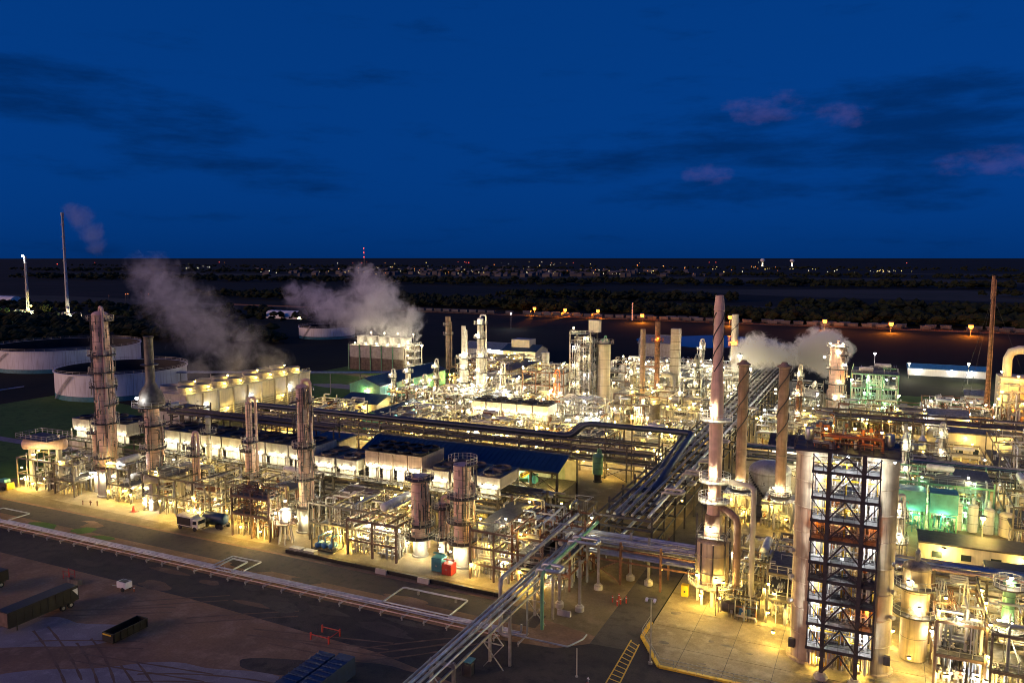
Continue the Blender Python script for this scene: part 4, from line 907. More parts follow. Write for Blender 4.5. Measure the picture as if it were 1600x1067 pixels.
for z, a, p in ((18.3, -1.9, 420), (21.8, -1.8, 420), (31.8, -2.0, 420), (5.0, -1.2, 500), (5.0, -2.3, 500), (2.0, -2.0, 700), (2.0, -1.0, 700), (12.6, -1.7, 500)): lamp(t, FX+(1.55 if z > 11 else 3.0)*math.cos(a), FY+(1.55 if z > 11 else 3.0)*math.sin(a), z, p, 'warm' if z < 11 else 'white', .2)
MB().tube([(FX+.9, FY, 20.2), (FX+6.3, FY-2, 20.2), (FX+6.3, FY-2, 0)], .42, 14).build('flue_duct', 'concrete', t)
MB().tube([(FX+.8, FY-.2, 16.0), (FX+3.9, FY-1.2, 14.8), (FX+3.9, FY-1.2, 3)], .58, 14).build('flue_duct', 'rust_stack', t)
m_ = thing('fan_skid', 'dark fan and motor skid at the foot of the round furnace', 'fan', (FX+3.6, FY-4, 0))
MB().drum((FX+2.6, FY-3.4, 1.5), (FX+4.6, FY-3.4, 1.5), 1.1, 14).build('fan_casing', 'dark_steel', m_); MB().box(FX+4.8, FX+6.6, FY-4.2, FY-2.8, .3, 1.6).build('motor', 'blue', m_)
cl = MB(); clutter(cl, FX+1.5, FX+7.5, FY-5, FY-.5, 0, 4.5, 55, random.Random(61), .05, .2, [1, 2.2, 3.4, 4.4]); cl.build('pipework', ['dark_steel', 'steel', 'grey_ins', 'silver', 'rust', 'galv'], m_, kind='stuff'); lamp(m_, FX+2.2, FY-2.6, 4.6, 500, 'warm')
for lab, x, y, zt in (('brown stack with dark spiral strake behind the furnace, left of the pair', -26.3, 173.4, 32.2), ('brown stack with dark spiral strake and rusty cap, right of the pair', -17.9, 171.7, 32.4)):
    s_ = column('spiral_stack', lab, x, y, [(5, zt, 1.12, 1.05)], mt='rust_stack', plats=(5.4,), cap='rain', pipes=0, cat='stack', lamps=((7.2, -1.2, 450), (7.2, -2.2, 450)), full=True, rail='white_paint', band=9)
    for a0 in (0, pi): helix(MB(), x, y, 1.16, 17, zt-.3, 10, .13, a0).build('strake', 'dark_steel', s_)
    MB().box(x-3, x+3, y-4, y+3, 0, 5.0).build('heater_box', 'grey_ins', s_)
    cl = MB(); clutter(cl, x-3, x+3, y-7, y-4.1, 0, 6, 40, random.Random(int(zt*10)), .06, .22, [1.5, 3, 5.2]); cl.build('pipework', PIPEM, s_, kind='stuff'); lamp(s_, x-1, y-5.5, 4.4, 700, 'warm', .22); lamp(s_, x+2, y-6.5, 2.4, 500, 'warm', .22)
for lab, x in (('left of the two tall concrete coloured silos', -7.5), ('right of the two tall concrete coloured silos', .6)):
    s_ = thing('silo', lab, 'silo', (x, 113, 0)); pr_ = [(2.75, 0), (2.75, .35), (2.35, .4)]
    for k in range(8): pr_ += [(2.32, .5+k*3.55), (2.30, 3.85+k*3.55), (2.40, 3.9+k*3.55), (2.40, 4.02+k*3.55)]
    MB().lathe(x, 113, pr_ + [(2.3, 28.95), (1.6, 29.6), (.1, 29.9)], 36).build('shell', 'silo_con', s_)
    for z in (8.2, 11.6, 15.3): MB().tube([(x+(-2.1 if x < 0 else 2.1), 111.8, z), (x+(-2.5 if x < 0 else 2.5), 111.4, z)], .3, 10).build('manway', 'grey_ins', s_)
    sx = -1 if x < -4 else 1; MB().box(x+sx*1.9-.4, x+sx*1.9+.4, 110.9, 111.4, 1.8, 3.0).build('manway', 'dark_steel', s_)
    lamp(s_, x-sx*1.6, 109.9, 1.6, 260, 'warm', .2); lamp(s_, x+sx*4.6, 113.6, 2.2, 240, 'warm', .2); lamp(s_, x+sx*5.5, 114, 9, 260, 'warm', .18)  # outer floodlights stand off the shell, added to warm the silo walls
t = thing('drum_structure', 'dark braced steel tower with lit platforms between the two tall silos', 'steel tower', (-3.3, 108.5, 0))
for x in (-5.3, -1.2):
    for y in (107.4, 110.4): post(t, x, y, 0, 30.2, .5, 'dark_steel')
    MB().lathe(x, 107.4, [(.9, 0), (.9, .5), (.5, .6), (.5, .9)], 8).build('footing', 'concrete', t)
lv = [3.9, 7.2, 10.4, 13.2, 15.6, 18.6, 21.2, 24.2, 27.6]
for i, z in enumerate(lv):
    d = MB().box(-7.3, .6, 107.6, 110.6, z, z+.14).build('platform', 'grate', t); MB().box(-7.4, .7, 107.42, 107.58, z-.22, z+.2).build('edge_beam', 'dark_steel', d)
    MB().rail([(-7.3, 107.5, z+.14), (.6, 107.5, z+.14)], 1.1, .06, 1.3).build('railing', 'dark_steel', d)
    z2 = lv[i+1] if i < 8 else 30
    MB().beam((-5.3, 107.2, z+.3), (-3.25, 107.2, z2-.1), .2).build('brace', 'dark_steel', t); MB().beam((-1.2, 107.2, z+.3), (-3.25, 107.2, z2-.1), .2).build('brace', 'dark_steel', t)
    for sx_, xa_ in ((-1, -5.3), (1, -1.2)): MB().beam((xa_, 107.3, z+.3), (xa_+sx_*2.0, 107.5, z2-.1), .12).build('brace', 'dark_steel', t); MB().beam((xa_+sx_*1.9, 107.45, z), (xa_+sx_*1.9, 107.45, z2), .14).build('hanger', 'dark_steel', t)
    k = 'sodium' if i in (5, 1) else 'cool'
    if i in (5,): lamp(t, -3.2, 109.2, z+2.4, 50, 'sodium', .18); lamp(t, -6.6, 109, z+2.2, 30, 'sodium', .15); lamp(t, 0, 109, z+2.2, 30, 'sodium', .15)
    else:
        if i != 3: lamp(t, -6.4, 109.0, z+2.5, 210, k if i != 1 else 'cool', .15)
        if i not in (3, 2): lamp(t, -.2, 109.0, z+2.5, 210 if k == 'cool' else 70, k, .15)
        if i % 2: lamp(t, -3.4, 109.6, z+2.6, 150, 'cool', .15)
MB().beam((-5.3, 107.2, .9), (-3.25, 107.2, 3.7), .22).build('brace', 'dark_steel', t); MB().beam((-1.2, 107.2, .9), (-3.25, 107.2, 3.7), .22).build('brace', 'dark_steel', t)
st = MB()
for i, z in enumerate(lv[:-1]):   # stair flights
    st.beam((-4.9, 109.4, z+.1), (-1.6, 109.4, lv[i+1]+.1), .7, .12); st.rail([(-4.9, 109.0, z+.1), (-1.6, 109.0, lv[i+1]+.1)], 1.0, .05, 1.2)
st.build('stair_flight', 'galv', t, kind='stuff')
cl = MB(); clutter(cl, -7.2, .4, 109.4, 111, .5, 28, 130, random.Random(71), .05, .16, [q+o_ for q in lv for o_ in (.8, 1.6, 2.4)]); cl.build('pipework', ['galv', 'yellow', 'white_ins', 'grey_ins', 'orange', 'steel'], t, kind='stuff')
d = MB().box(-9.6, 2.8, 107.2, 116, 30.2, 30.4).build('top_deck', 'dark_steel', t); MB().rail([(-9.6, 107.2, 30.4), (2.8, 107.2, 30.4), (2.8, 116, 30.4), (-9.6, 116, 30.4)], 1.2, .07, 1.6, 0, True).build('railing', 'dark_steel', d)
cl = MB(); clutter(cl, -7.5, .8, 108.6, 115, 30.4, 32.4, 80, random.Random(72), .06, .25, [30.9, 31.4, 32.0]); cl.build('pipework', ['orange', 'rust', 'brown_steel', 'rust', 'steel', 'galv'], t, kind='stuff')
for x in (-8.2, 1.6): MB().drum((x, 112, 30.9), (x, 112, 32.2), .55, 12).build('drum_head', 'silver', t)
for x, y in ((-6, 109.5), (-2.6, 111), (.6, 110)): lamp(t, x, y, 32.9, 36, 'warm', .16)
lamp(t, -3.2, 108.6, 29.6, 160, 'cool', .15); lamp(t, 2.2, 107.3, 29.8, 80, 'cool', .12)
column('process_vessel', 'stubby cone roofed vessel with ring walkway right of the right silo', 5.8, 118.5, [(0.2, 13, 1.75, 1.75)], mt='silo_con', plats=(6.6, 10.5), cap='dome', pipes=2, cat='vessel', lamps=((8.2, -1.4, 600), (5, -.6, 450), (11.6, -2, 300)), band=3.2)
column('green_tower', 'green column on a tan base at the right edge of the picture', 16.6, 118.2, [(0.2, 6.6, .85, .85), (6.6, 13, .72, .72)], mt='green', plats=(6.4, 12.2), cap='flat', pipes=1, lamps=((8, -1.4, 700), (8, -2.4, 500), (14, -1.6, 800), (3, -1.2, 500)), full=True, skirt=(6.3, .9, 'concrete'))
module('low pipe structure behind the two tall silos', -14, 3, 121, 140, 8, 81, 300, 2, 3, nl=8, power=350)
module('narrow pipe portal between the cone roofed vessel and the green column', 8, 13.6, 111.5, 124, 9, 82, 150, 2, 1, nl=6, power=450, m='brown_steel')
module('bright tangle of pipes round the green column', 13.9, 32, 109, 128, 9.6, 83, 420, 2, 3, nl=12, power=480)
module('pipe structure beside the round furnace on the apron', -20.5, -10.5, 129, 141, 6.4, 84, 170, 2, 2, nl=5, power=350)
rack('short pipe rack right of the cone roofed vessel', 'x', 2, 44, 137, 5, [5.0, 7.0], 7, [7, 7], nl=5, power=300, kind='warm', seed=15, pm=('silver', 'white_ins', 'galv', 'pink_ins'))
t = thing('block_house', 'long cream block building with a bright wall lamp on the right', 'building', (17, 160, 0))
MB().box(8, 31, 158.5, 165, 0, 3.6).build('wall', 'cream', t); MB().box(7.7, 31.3, 158.2, 165.3, 3.602, 3.9).build('roof', 'dark_steel', t)
for k in range(4): MB().box(10+k*4.6, 11.6+k*4.6, 158.44, 158.49, 1.2, 2.3).build('window', 'glass', t)
lamp(t, 11.8, 157.9, 3.0, 900, 'warm', .3); lamp(t, 24, 157.9, 3.0, 500, 'warm', .25)
pole_lamp('very bright yellow lamp on a pole in front of the white tanks', 18.9, 170, 6.2, 2600, 'warm', .4)
t = thing('dark_shed', 'dark flat roofed shed with a lit opening at the right edge', 'shed', (24, 146, 0)); MB().box(17, 40, 144, 150, 4.4, 4.8).build('roof', 'dark_steel', t)
for x in (17.2, 24, 32, 39.8):
    for y in (144.2, 149.8): post(t, x, y, 0, 4.4, .3, 'dark_steel')
MB().box(17, 40, 149.9, 150, 0, 4.4).build('back_wall', 'cream', t); lamp(t, 18.6, 145, 3.6, 600, 'white', .25); lamp(t, 28, 144.6, 3.6, 700, 'white', .25); lamp(t, 35, 144.6, 3.6, 600, 'white', .25)
for k, x in enumerate((4.5, 10.2)):
    t = thing('teal_box_unit', 'large teal panelled box unit right of the silos, %s of two' % ('left' if k == 0 else 'right'), 'box unit', (x+2.4, 178, 0))
    MB().box(x, x+5, 175.5, 180, 4.4, 8.4).build('housing', 'teal', t)
    for xx in (x+.2, x+4.8):
        for y in (175.7, 179.8): post(t, xx, y, 0, 4.4, .26, 'green')
    cl = MB(); clutter(cl, x, x+5, 175, 179, 0, 4.2, 40, random.Random(90+k), .06, .2, [1, 2.2, 3.4]); cl.build('pipework', ['green', 'teal', 'galv', 'green', 'steel', 'galv'], t, kind='stuff'); lamp(t, x+2.5, 174.6, 4.2, 260, 'green', .2)
for k, (x, r, h, mm) in enumerate(((15.4, .95, 5.4, 'white_paint'), (18.2, .95, 5.4, 'white_paint'), (21, .95, 5.0, 'white_ins'), (24.2, 1.5, 4.2, 'cream'))):
    column('small_tank', ('pale upright tank behind the bright pole lamp, %s from the left of four' % ORD[k]), x, 180, [(.2, h, r, r)], mt=mm, cap='dome', pipes=1, cat='tank', band=1.8)
module('green lit pipe structure above the teal box units', 2, 22, 183, 198, 8.5, 85, 260, 2, 3, nl=8, power=380, kind='green', m='green')
module('dark pipe structure at the right edge behind the white tanks', 24, 46, 172, 198, 8.5, 86, 260, 2, 3, nl=6, power=300, kind='white')
rack('long pipe rack crossing the right side behind the teal box units', 'x', -33, 72, 206, 6, [5.0, 7.4], 8.4, [8, 8], nl=6, power=250, kind='warm', seed=16, pm=('dark_pipe', 'green', 'galv', 'grey_ins'))
module('low pipe structure behind the right hand crossing rack', -8, 24, 211, 232, 7, 87, 320, 2, 4, nl=10, power=380, kind='warm')
module('pipe structure at the far right below the rusty flare stack', 26, 50, 211, 238, 10, 88, 300, 2, 3, nl=6, power=350, kind='white')
for k in range(3): 
    x = 7.2+k*4.2; column('cone_heater', 'yellow lit heater with cone top and short stack, %s of three' % ORD[k], x, 241, [(1.5, 5.4, 1.1, 1.1), (5.4, 6.8, 1.1, .45), (6.8, 9.6, .4, .4)], mt='silver', cap='open', pipes=1, cat='heater', lamps=((2.6, -1.4, 350),), plats=(1.6,), lk='warm')
t = thing('tan_building', 'tan block building with rusty pipework on its front at the right', 'building', (25, 249, 0)); MB().box(18, 33, 246, 254, 0, 7).build('wall', 'cream', t); MB().box(17.8, 33.2, 245.8, 254.2, 7.002, 7.3).build('roof', 'steel', t); lamp(t, 22, 245.2, 6.2, 500, 'warm', .25); lamp(t, 31, 245.2, 6.2, 500, 'warm', .25)
for k in range(3): MB().box(20+k*4, 21.6+k*4, 245.94, 245.99, 1.5, 3).build('window', 'glass', t)
column('tall_grey_drum', 'dark grey upright vessel at the right edge beside the pipe stacks', 38.5, 226, [(.2, 15, 2.1, 2.1)], mt='steel', plats=(15,), cap='dome', pipes=1, cat='vessel')
rack('far pipe rack crossing the right side in front of the regenerator', 'x', -34, 80, 268, 5, [5.4, 7.4], 9, [6, 6], nl=6, power=250, kind='warm', seed=17, pm=('dark_pipe', 'steel', 'grey_ins'))
gt = column('storage_tank', 'grey weathered storage tank behind the two spiral stacks', -21.5, 184, [(.1, 7.2, 4.6, 4.6)], mt='grey_ins', cap='dome', pipes=0, cat='tank', band=2.3, n=32)
for k in range(16): a = -2.5+k*.075; MB().box(-21.5+4.7*math.cos(a)-.35, -21.5+5.3*math.cos(a)+.35, 184+5.3*math.sin(a)-.3, 184+4.7*math.sin(a)+.2, 6.8-.42*k, 7.0-.42*k).build('stair_tread', 'dark_steel', gt)
text(gt, '10', (-22.35, 179.42, 5.2), 1.0, 'dark_steel', R(-10))
t = thing('white_building', 'white walled building with dark roof behind the right spiral stack', 'building', (-19, 218, 0)); MB().box(-25, -13, 214, 222, 0, 6.5).build('wall', 'white_paint', t); gable(t, -25, -13, 214, 218, 222, 6.5, 8.4, 'dark_steel')
for k in range(4): lamp(t, -23.5+k*3.2, 213.3, 5.4, 500, 'white', .24)
for k in range(4): MB().box(-24+k*3, -22.2+k*3, 213.94, 213.99, 1.5, 3.4).build('window', 'glass', t)
reg = column('regenerator', 'broad lit regenerator column with platforms in front of the right steam cloud', -14.1, 308, [(1, 23, 2.6, 2.6)], mt='pink_ins', plats=(4, 9.5, 15, 20, 23), cap='dome', pipes=3, lamps=((21.8, -1.4, 400), (24.4, -1, 900), (24.4, -2.4, 700), (11, -1.2, 350), (17, -.6, 350), (5.5, -1.6, 400), (5.5, -.6, 400)), lr=.3, side=3)
lamp(reg, -10, 305, 13, 700, 'sodium', .3); lamp(reg, -18.5, 309, 19, 2600, 'white', .35)
module('green lit steel structure right of the broad regenerator column', -9, 6, 300, 318, 15, 89, 260, 3, 3, nl=10, power=600, kind='green', m='green', zlamp=(4, 8, 13), lr=.3)
module('pipe structure left of the broad regenerator column', -33, -19, 285, 318, 8, 90, 200, 2, 2, nl=7, power=500, kind='white', lr=.28)
t = thing('box_furnace', 'orange lit box furnace with a thick cream duct at the right edge', 'furnace', (45, 324, 0)); MB().box(38, 52, 318, 332, 0, 13.5).build('casing', 'cream', t)
MB().tube([(40.5, 325, 13), (40.5, 325, 23), (70, 325, 23), (70, 325, 5)], 1.5, 16).build('flue_duct', 'cream', t)
for k, (x, z) in enumerate(((38, 16), (43, 14.6), (45, 14.6), (38.5, 9), (37.5, 6.5), (46, 8.4), (45, 5.5), (48, 7), (43, 3))): lamp(t, x, 317.2, z, 800, 'sodium' if k % 3 == 2 else 'warm', .36)
cl = MB(); clutter(cl, 37, 54, 312, 317.6, 0, 13, 120, random.Random(99), .08, .3, [2, 4, 6, 9, 12]); cl.build('pipework', PIPEM, t, kind='stuff')
t = thing('flare_stack', 'tall thin rusty flare stack at the right edge of the picture', 'flare stack', (35.5, 331, 0)); MB().lathe(35.5, 331, [(.9, 0), (.7, 10), (.55, 30), (.55, 40), (.8, 40.2), (.8, 46), (.6, 48.6), (.4, 48.6)], 12).build('stack', 'rust', t)
for a in (0, 2.1, 4.2): MB().beam((35.5+.6*math.cos(a), 331+.6*math.sin(a), 40), (35.5+16*math.cos(a), 331+16*math.sin(a), 0), .07).build('guy_wire', 'dark_steel', t)
MB().beam((36.4, 330.6, 0), (36.2, 330.6, 47), .3).build('riser_pipe', 'rust', t)
def longshed(label, x0, x1, y0, y1, h, wall, roof, lamps=(), lk='white', ax='x', rise=1.6, name='long_shed', pw=900):
    t = thing(name, label, 'building', ((x0+x1)/2, (y0+y1)/2, 0)); MB().box(x0, x1, y0, y1, 0, h).build('wall', wall, t)
    if ax == 'x':
        gable(t, x0, x1, y0, (y0+y1)/2, y1, h+.12, h+rise, roof)
        for xx, s_ in ((x0, 1), (x1, -1)):
            b = MB(); b.v = [(xx, y0, h), (xx, y1, h), (xx, (y0+y1)/2, h+rise), (xx+.2*s_, y0, h), (xx+.2*s_, y1, h), (xx+.2*s_, (y0+y1)/2, h+rise)]
            for q in ((0, 1, 2), (5, 4, 3), (0, 3, 4, 1), (1, 4, 5, 2), (2, 5, 3, 0)): b.face(list(q))
            b.build('gable_wall', wall, t)
    else:
        gable(t, y0, y1, x0, (x0+x1)/2, x1, h+.12, h+rise, roof, ax='y')
        for yy, s_ in ((y0, 1), (y1, -1)):
            b = MB(); b.v = [(x0, yy, h), (x1, yy, h), ((x0+x1)/2, yy, h+rise), (x0, yy+.2*s_, h), (x1, yy+.2*s_, h), ((x0+x1)/2, yy+.2*s_, h+rise)]
            for q in ((0, 1, 2), (5, 4, 3), (0, 3, 4, 1), (1, 4, 5, 2), (2, 5, 3, 0)): b.face(list(q))
            b.build('gable_wall', wall, t)
    for x, y, z in lamps: lamp(t, x, y, z, pw, lk, .35)
    return t
longshed('long low pale blue shed beyond the right process area', 12, 44, 416, 424, 3.4, 'white_paint', 'blue', ((16, 415.4, 3.0), (30, 415.4, 3.0), (38, 415.4, 3)), 'cool', name='storage_shed', pw=130)
longshed('small white shed on the grass at the right', 30, 36, 344, 350, 3, 'white_paint', 'galv', name='small_shed')
longshed('low pale building behind the right crossing rack', 8, 26, 290, 296, 4, 'cream', 'galv', ((26.4, 289.4, 3.2),), 'warm')
longshed('pale gabled hall in the distance left of the tallest stack', -122, -104, 428, 442, 8, 'grey_ins', 'galv', rise=4, name='gabled_hall')
longshed('beige stepped building with lit ground floor behind the middle units', -174, -156, 362, 378, 8.2, 'cream', 'blue_roof', ((-171, 361, 4), (-167, 361, 4), (-163, 361, 4), (-159, 361, 4)), 'white', rise=2.5, name='control_building', pw=1600)
MB().box(-171, -161, 366, 374, 8.4, 13.6).build('upper_storey', 'cream', bpy.data.objects['control_building'])
longshed('long grey low building behind the middle process units', -206, -178, 380, 394, 6, 'grey_ins', 'galv', ((-190, 379, 6), (-183, 379, 5)), 'cool', rise=3, pw=2500)
longshed('open blue roofed shed beside the right cooling tower', -186, -172, 250, 300, 6.4, 'teal', 'blue_roof', ((-171, 258, 4), (-171, 272, 4), (-171, 286, 4), (-178, 249, 4.6)), 'warm', ax='y', rise=2.6, name='blue_roof_shed', pw=800)
longshed('small blue roofed building among the rear left pipework', -172, -157, 226, 240, 4.6, 'cream', 'blue_roof', ((-170, 225.4, 3.6), (-162, 225.4, 3.6)), 'warm', rise=2.0, name='blue_roof_shed', pw=600)
longshed('narrow blue roofed building in the rear centre left', -150, -142, 208, 232, 4.6, 'teal', 'blue_roof', ((-141, 214, 3.6), (-141, 226, 3.6)), 'white', ax='y', rise=1.6, name='blue_roof_shed', pw=600)
for lab, x, y, w, l, ry in (('pale arched storage hall left of the middle steam plume', -494, 571, 38, 14, 7), ('pale arched storage hall at the far left edge', -950, 600, 60, 18, 10)):
    t = thing('arch_hall', lab, 'building', (x, y, 0)); b = MB(); n = 10
    for k in range(n+1):
        a = pi*k/n
        for xx in (x-w/2, x+w/2): b.v.append((xx, y+l/2*math.cos(a), ry*math.sin(a)))
    for k in range(n): b.face([2*k, 2*k+1, 2*k+3, 2*k+2], 0, True)
    b.face([2*k for k in range(n+1)]); b.face([2*k+1 for k in range(n+1)][::-1]); b.build('shell', 'white_paint', t)
    for k in range(1, 6): MB().tube([(x-w/2+w*k/6, y-l/2*.99*math.cos(a_), ry*1.0*math.sin(a_)+.05) for a_ in [pi*q/10 for q in range(11)]], .14, 5, 0, False).build('arch_rib', 'white_paint', t)
    if w < 50: lamp(t, x+w/2+1, y-6, 5, 5000, 'white', .7)
# ================================================================== TANKS
def bigtank(label, x, y, r, h):
    t = thing('storage_tank', label, 'storage tank', (x, y, 0)); n = 72
    pr_ = [(r, 1.9)]
    for k in range(4): z = 1.9+(h-1.9)*k/4; z2 = 1.9+(h-1.9)*(k+1)/4; pr_ += [(r, z2-.06), (r+.05, z2-.05), (r+.05, z2), (r, z2+.01)]
    pr_ += [(r+.5, h), (r+.5, h+.2), (r-.1, h+.2), (r-.15, h-4.4), (r*.5, h-4.6), (.5, h-4.5)]
    b = MB(); b.lathe(x, y, pr_[:-3], n); b.f = b.f[:-1]; b.mi = b.mi[:-1]; b.sm = b.sm[:-1]; b.build('shell', 'tank_paint', t)
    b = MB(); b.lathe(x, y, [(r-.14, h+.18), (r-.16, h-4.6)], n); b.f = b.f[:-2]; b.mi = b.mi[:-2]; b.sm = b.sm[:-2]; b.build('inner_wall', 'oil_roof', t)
    MB().lathe(x, y, [(r+.05, 0), (r+.05, 1.9)], n).build('base_band', 'teal', t)
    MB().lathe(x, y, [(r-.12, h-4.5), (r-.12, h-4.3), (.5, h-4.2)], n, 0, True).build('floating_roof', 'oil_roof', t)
    MB().ringrail(x, y, h+.2, r+.3, 48, w=.08).build('railing', 'galv', t)
    s_ = MB()
    for k in range(24):
        a0 = -1.9+k*.018; s_.box(x+(r+.1)*math.cos(a0)-.4, x+(r+.9)*math.cos(a0)+.4, y+(r+.9)*math.sin(a0)-.3, y+(r+.1)*math.sin(a0)+.1, .4*k+.3, .4*k+.42)
    s_.build('stair', 'galv', t, kind='stuff'); return t
bigtank('large open topped white tank with teal foot, nearer of the two', -283, 227, 24.6, 10.2)
bigtank('large open topped white tank, farther and left of the two', -381, 274, 34, 10.4)
bigtank('white tank behind the middle cooling tower', -350, 446, 19, 7.5)
t = thing('elevated_pipeline', 'pale pipes on low trestles in front of the large tanks', 'pipeline', (-290, 190, 0))
for y, r in ((189, .3), (190.2, .25)): MB().tube([(-420, y, 2.2), (-322, y, 2.2), (-322, y, 3.4), (-312, y, 3.4), (-312, y+14, 3.4)], r, 8).build('pipe', 'silver', t)
for k in range(10): post(t, -412+k*10, 189.6, 0, 2.2, .3, 'galv', 'trestle')
t = thing('elevated_pipeline', 'long pale pipe bridge leading away beyond the left cooling tower', 'pipeline', (-240, 262, 0))
for dx in (0, 1.6): MB().tube([(-262, 232+dx, 8.5), (-196, 262+dx, 8.5), (-176, 276+dx, 8.0)], .4, 8).build('pipe', 'silver', t)
for k in range(7): post(t, -258+k*11, 234+k*5.2, 0, 8.1, .3, 'galv', 'trestle')
# ================================================================== COOLING TOWERS
def fan_cone(t, x, y, z, r, h, m='white_ins'):
    f = MB(); f.lathe(x, y, [(r*1.08, z), (r*.98, z+h*.35), (r*1.0, z+h*.8), (r*1.06, z+h), (r*1.0, z+h), (r*.93, z+h*.5)], 22); f.f = f.f[:-1]; f.mi = f.mi[:-1]; f.sm = f.sm[:-1]
    return f.build('fan_stack', m, t)
t = thing('cooling_tower', 'five cell cooling tower with pale fan stacks under the middle steam plume', 'cooling tower', (-220, 326, 0))
x0, x1, y0, y1, zt = -238, -206, 320, 334, 12.2
MB().box(x0, x1, y0, y1, .3, zt-.1).build('casing', 'timber', t); MB().box(x0-.3, x1+.3, y0-.3, y1+.3, zt-.098, zt+.2).build('fan_deck', 'louver', t)
for k in range(5):
    xa = x0+6.4*k; MB().box(xa+.3, xa+6.1, y0-.12, y0-.01, 6.4, zt-.3).build('wall_panel', 'louver', t)
    for q in range(8): MB().box(xa+.3, xa+6.1, y0-.35, y0-.02, .6+q*.7, .78+q*.7).build('louver_slat', 'timber', t)
    post(t, xa, y0-.3, 0, zt+.6, .45, 'green'); fan_cone(t, xa+3.2, (y0+y1)/2, zt+.2, 2.75, 4.0); lamp(t, xa+3.2, y0+.6, zt+1.2, 170, 'white', .3)
d = MB().rail([(x0, y0, zt+.2), (x1, y0, zt+.2), (x1, y1, zt+.2)], 1.1, .08, 2).build('railing', 'galv', t)
for xx in (-234, -226, -218, -209): post(t, xx, y1-.5, zt, zt+5, .18, 'galv', 'lamp_mast'); lamp(t, xx, y1-.7, zt+5.2, 500, 'white', .24)  # masts and lamps behind the fan stacks, added to brighten the steam
for xx, yy in ((-205, 320), (-200, 320), (-205, 326), (-200, 326)): post(t, xx, yy, 0, 14, .3, 'galv')
for z in (3.5, 7, 10.5, 13.5): d = MB().box(-205, -200, 320, 326, z, z+.15).build('stair_landing', 'galv', t); MB().rail([(-205, 320, z+.15), (-200, 320, z+.15), (-200, 326, z+.15)], 1.1, .08).build('railing', 'galv', d); lamp(t, -203.5, 319.3, z+1.8, 300, 'white', .3)
t = thing('cooling_tower', 'long cream cooling tower with a double row of low fan rings, at the left', 'cooling tower', (-208, 215, 0))
x0, x1, y0, y1, zt = -217, -201, 184, 245, 11.0
MB().box(x0, x1, y0, y1, .3, zt-.1).build('casing', 'louver', t); MB().box(x0-.4, x1+.4, y0-.4, y1+.4, zt-.098, zt+.3).build('fan_deck', 'concrete', t)
for k in range(9):
    y = y0+6.8*k; post(t, x1+.2, y, 0, zt-.12, .5, 'concrete')
    if k < 9:
        MB().box(x1+.01, x1+.12, y+.4, min(y+6.4, y1), 5.6, zt-.4).build('wall_panel', 'cream', t)
        for q in range(6): MB().box(x1+.02, x1+.35, y+.4, min(y+6.4, y1), .6+q*.8, .8+q*.8).build('louver_slat', 'timber', t)
    if k % 2 == 0: lamp(t, x1+1.2, y+3, 4.5, 350, 'warm', .32)
    if k % 3 == 1: lamp(t, x1+.9, y+1, 7.2, 200, 'cool', .28)
for k in range(8):
    for xx in (-213, -205.2): fan_cone(t, xx, y0+4.2+k*7.4, zt+.3, 2.7, 1.8, 'concrete'); 
    lamp(t, -201.4, y0+2.4+k*7.4, zt+1.6, 120, 'warm', .3); lamp(t, -209, y0+4+k*7.4, zt+2.6, 120, 'warm', .26) if k % 2 else None
MB().rail([(x0, y0, zt+.3), (x1, y0, zt+.3), (x1, y1, zt+.3)], 1.1, .08, 2.2).build('railing', 'galv', t)
module('dark steel platform structure in front of the left cooling tower', -186, -176, 160, 170, 12, 91, 110, 3, 2, nl=2, power=200, m='dark_steel', kind='white')
# ================================================================== FLARES AT LEFT
for lab, x, y, h, br in (('very tall thin flare stack at the left rising above the horizon', -654, 472, 94, True), ('shorter thin flare stack at the far left with lit top', -723, 482, 56, False)):
    t = thing('flare_stack', lab, 'flare stack', (x, y, 0)); MB().lathe(x, y, [(1.6, 0), (1.3, h*.3), (1.0, h*.7), (.9, h-3), (1.3, h-2.5), (1.3, h), (1.0, h)], 12).build('stack', 'white_ins', t)
    for k in range(8): MB().ring(x, y, h*(k+1)/9, .9, 1.9, .3, 10).build('stiffener_ring', 'galv', t)
    lamp(t, x+10, y-4, 4, 5000, 'white', .6)
    cl = MB(); clutter(cl, x-12, x+16, y-6, y+4, 0, 7, 40, random.Random(int(h)), .2, .5, [2, 4, 6]); cl.build('pipework', PIPEM, t, kind='stuff')
    if not br:
        lamp(t, x, y-2, h+.5, 3000, 'cool', .9)
        for q in (3, 8, 12): lamp(t, x+q, y-5, q*.9, 4500, 'green' if q == 8 else 'warm', .6)
# ================================================================== FAR UNIT
F = dict(lr=.3)
column('distillation_tower', 'tallest white lit column in the rear unit left of centre', -131, 254, [(1, 22, 1.7, 1.5), (22, 33, 1.3, 1.15)], mt='white_ins', plats=(4, 8, 13.5, 19, 26, 31), pipes=3, lamps=[(z, a, 600, 1.1) for z, a in ((5.2, -1.5), (9.4, -1.0), (9.2, -2.4), (15, -1.7), (20.5, -1.2), (27.4, -1.8), (32.5, -1.4), (12, .2))], lr=.32, ladder=-1.2, full=True)
column('distillation_tower', 'white lit column with a slim upper stack, left beside the tallest rear one', -139.5, 257, [(1, 18, 1.75, 1.6), (18, 30, .85, .8)], mt='white_ins', plats=(4, 9, 14, 18), pipes=2, lamps=[(z, a, 600, 1.1) for z, a in ((5, -1.3), (10.4, -1.9), (15.5, -1.2), (19.4, -1.7), (20, -.6), (6, -2.6))], lr=.32, cap='open', full=True)
column('distillation_tower', 'slim rust brown stack with a ladder near the right cooling tower', -192, 338, [(.5, 26.5, 1.3, 1.3)], mt='rust_stack', plats=(17.5, 22), pipes=1, cap='open', ladder=-1.2)
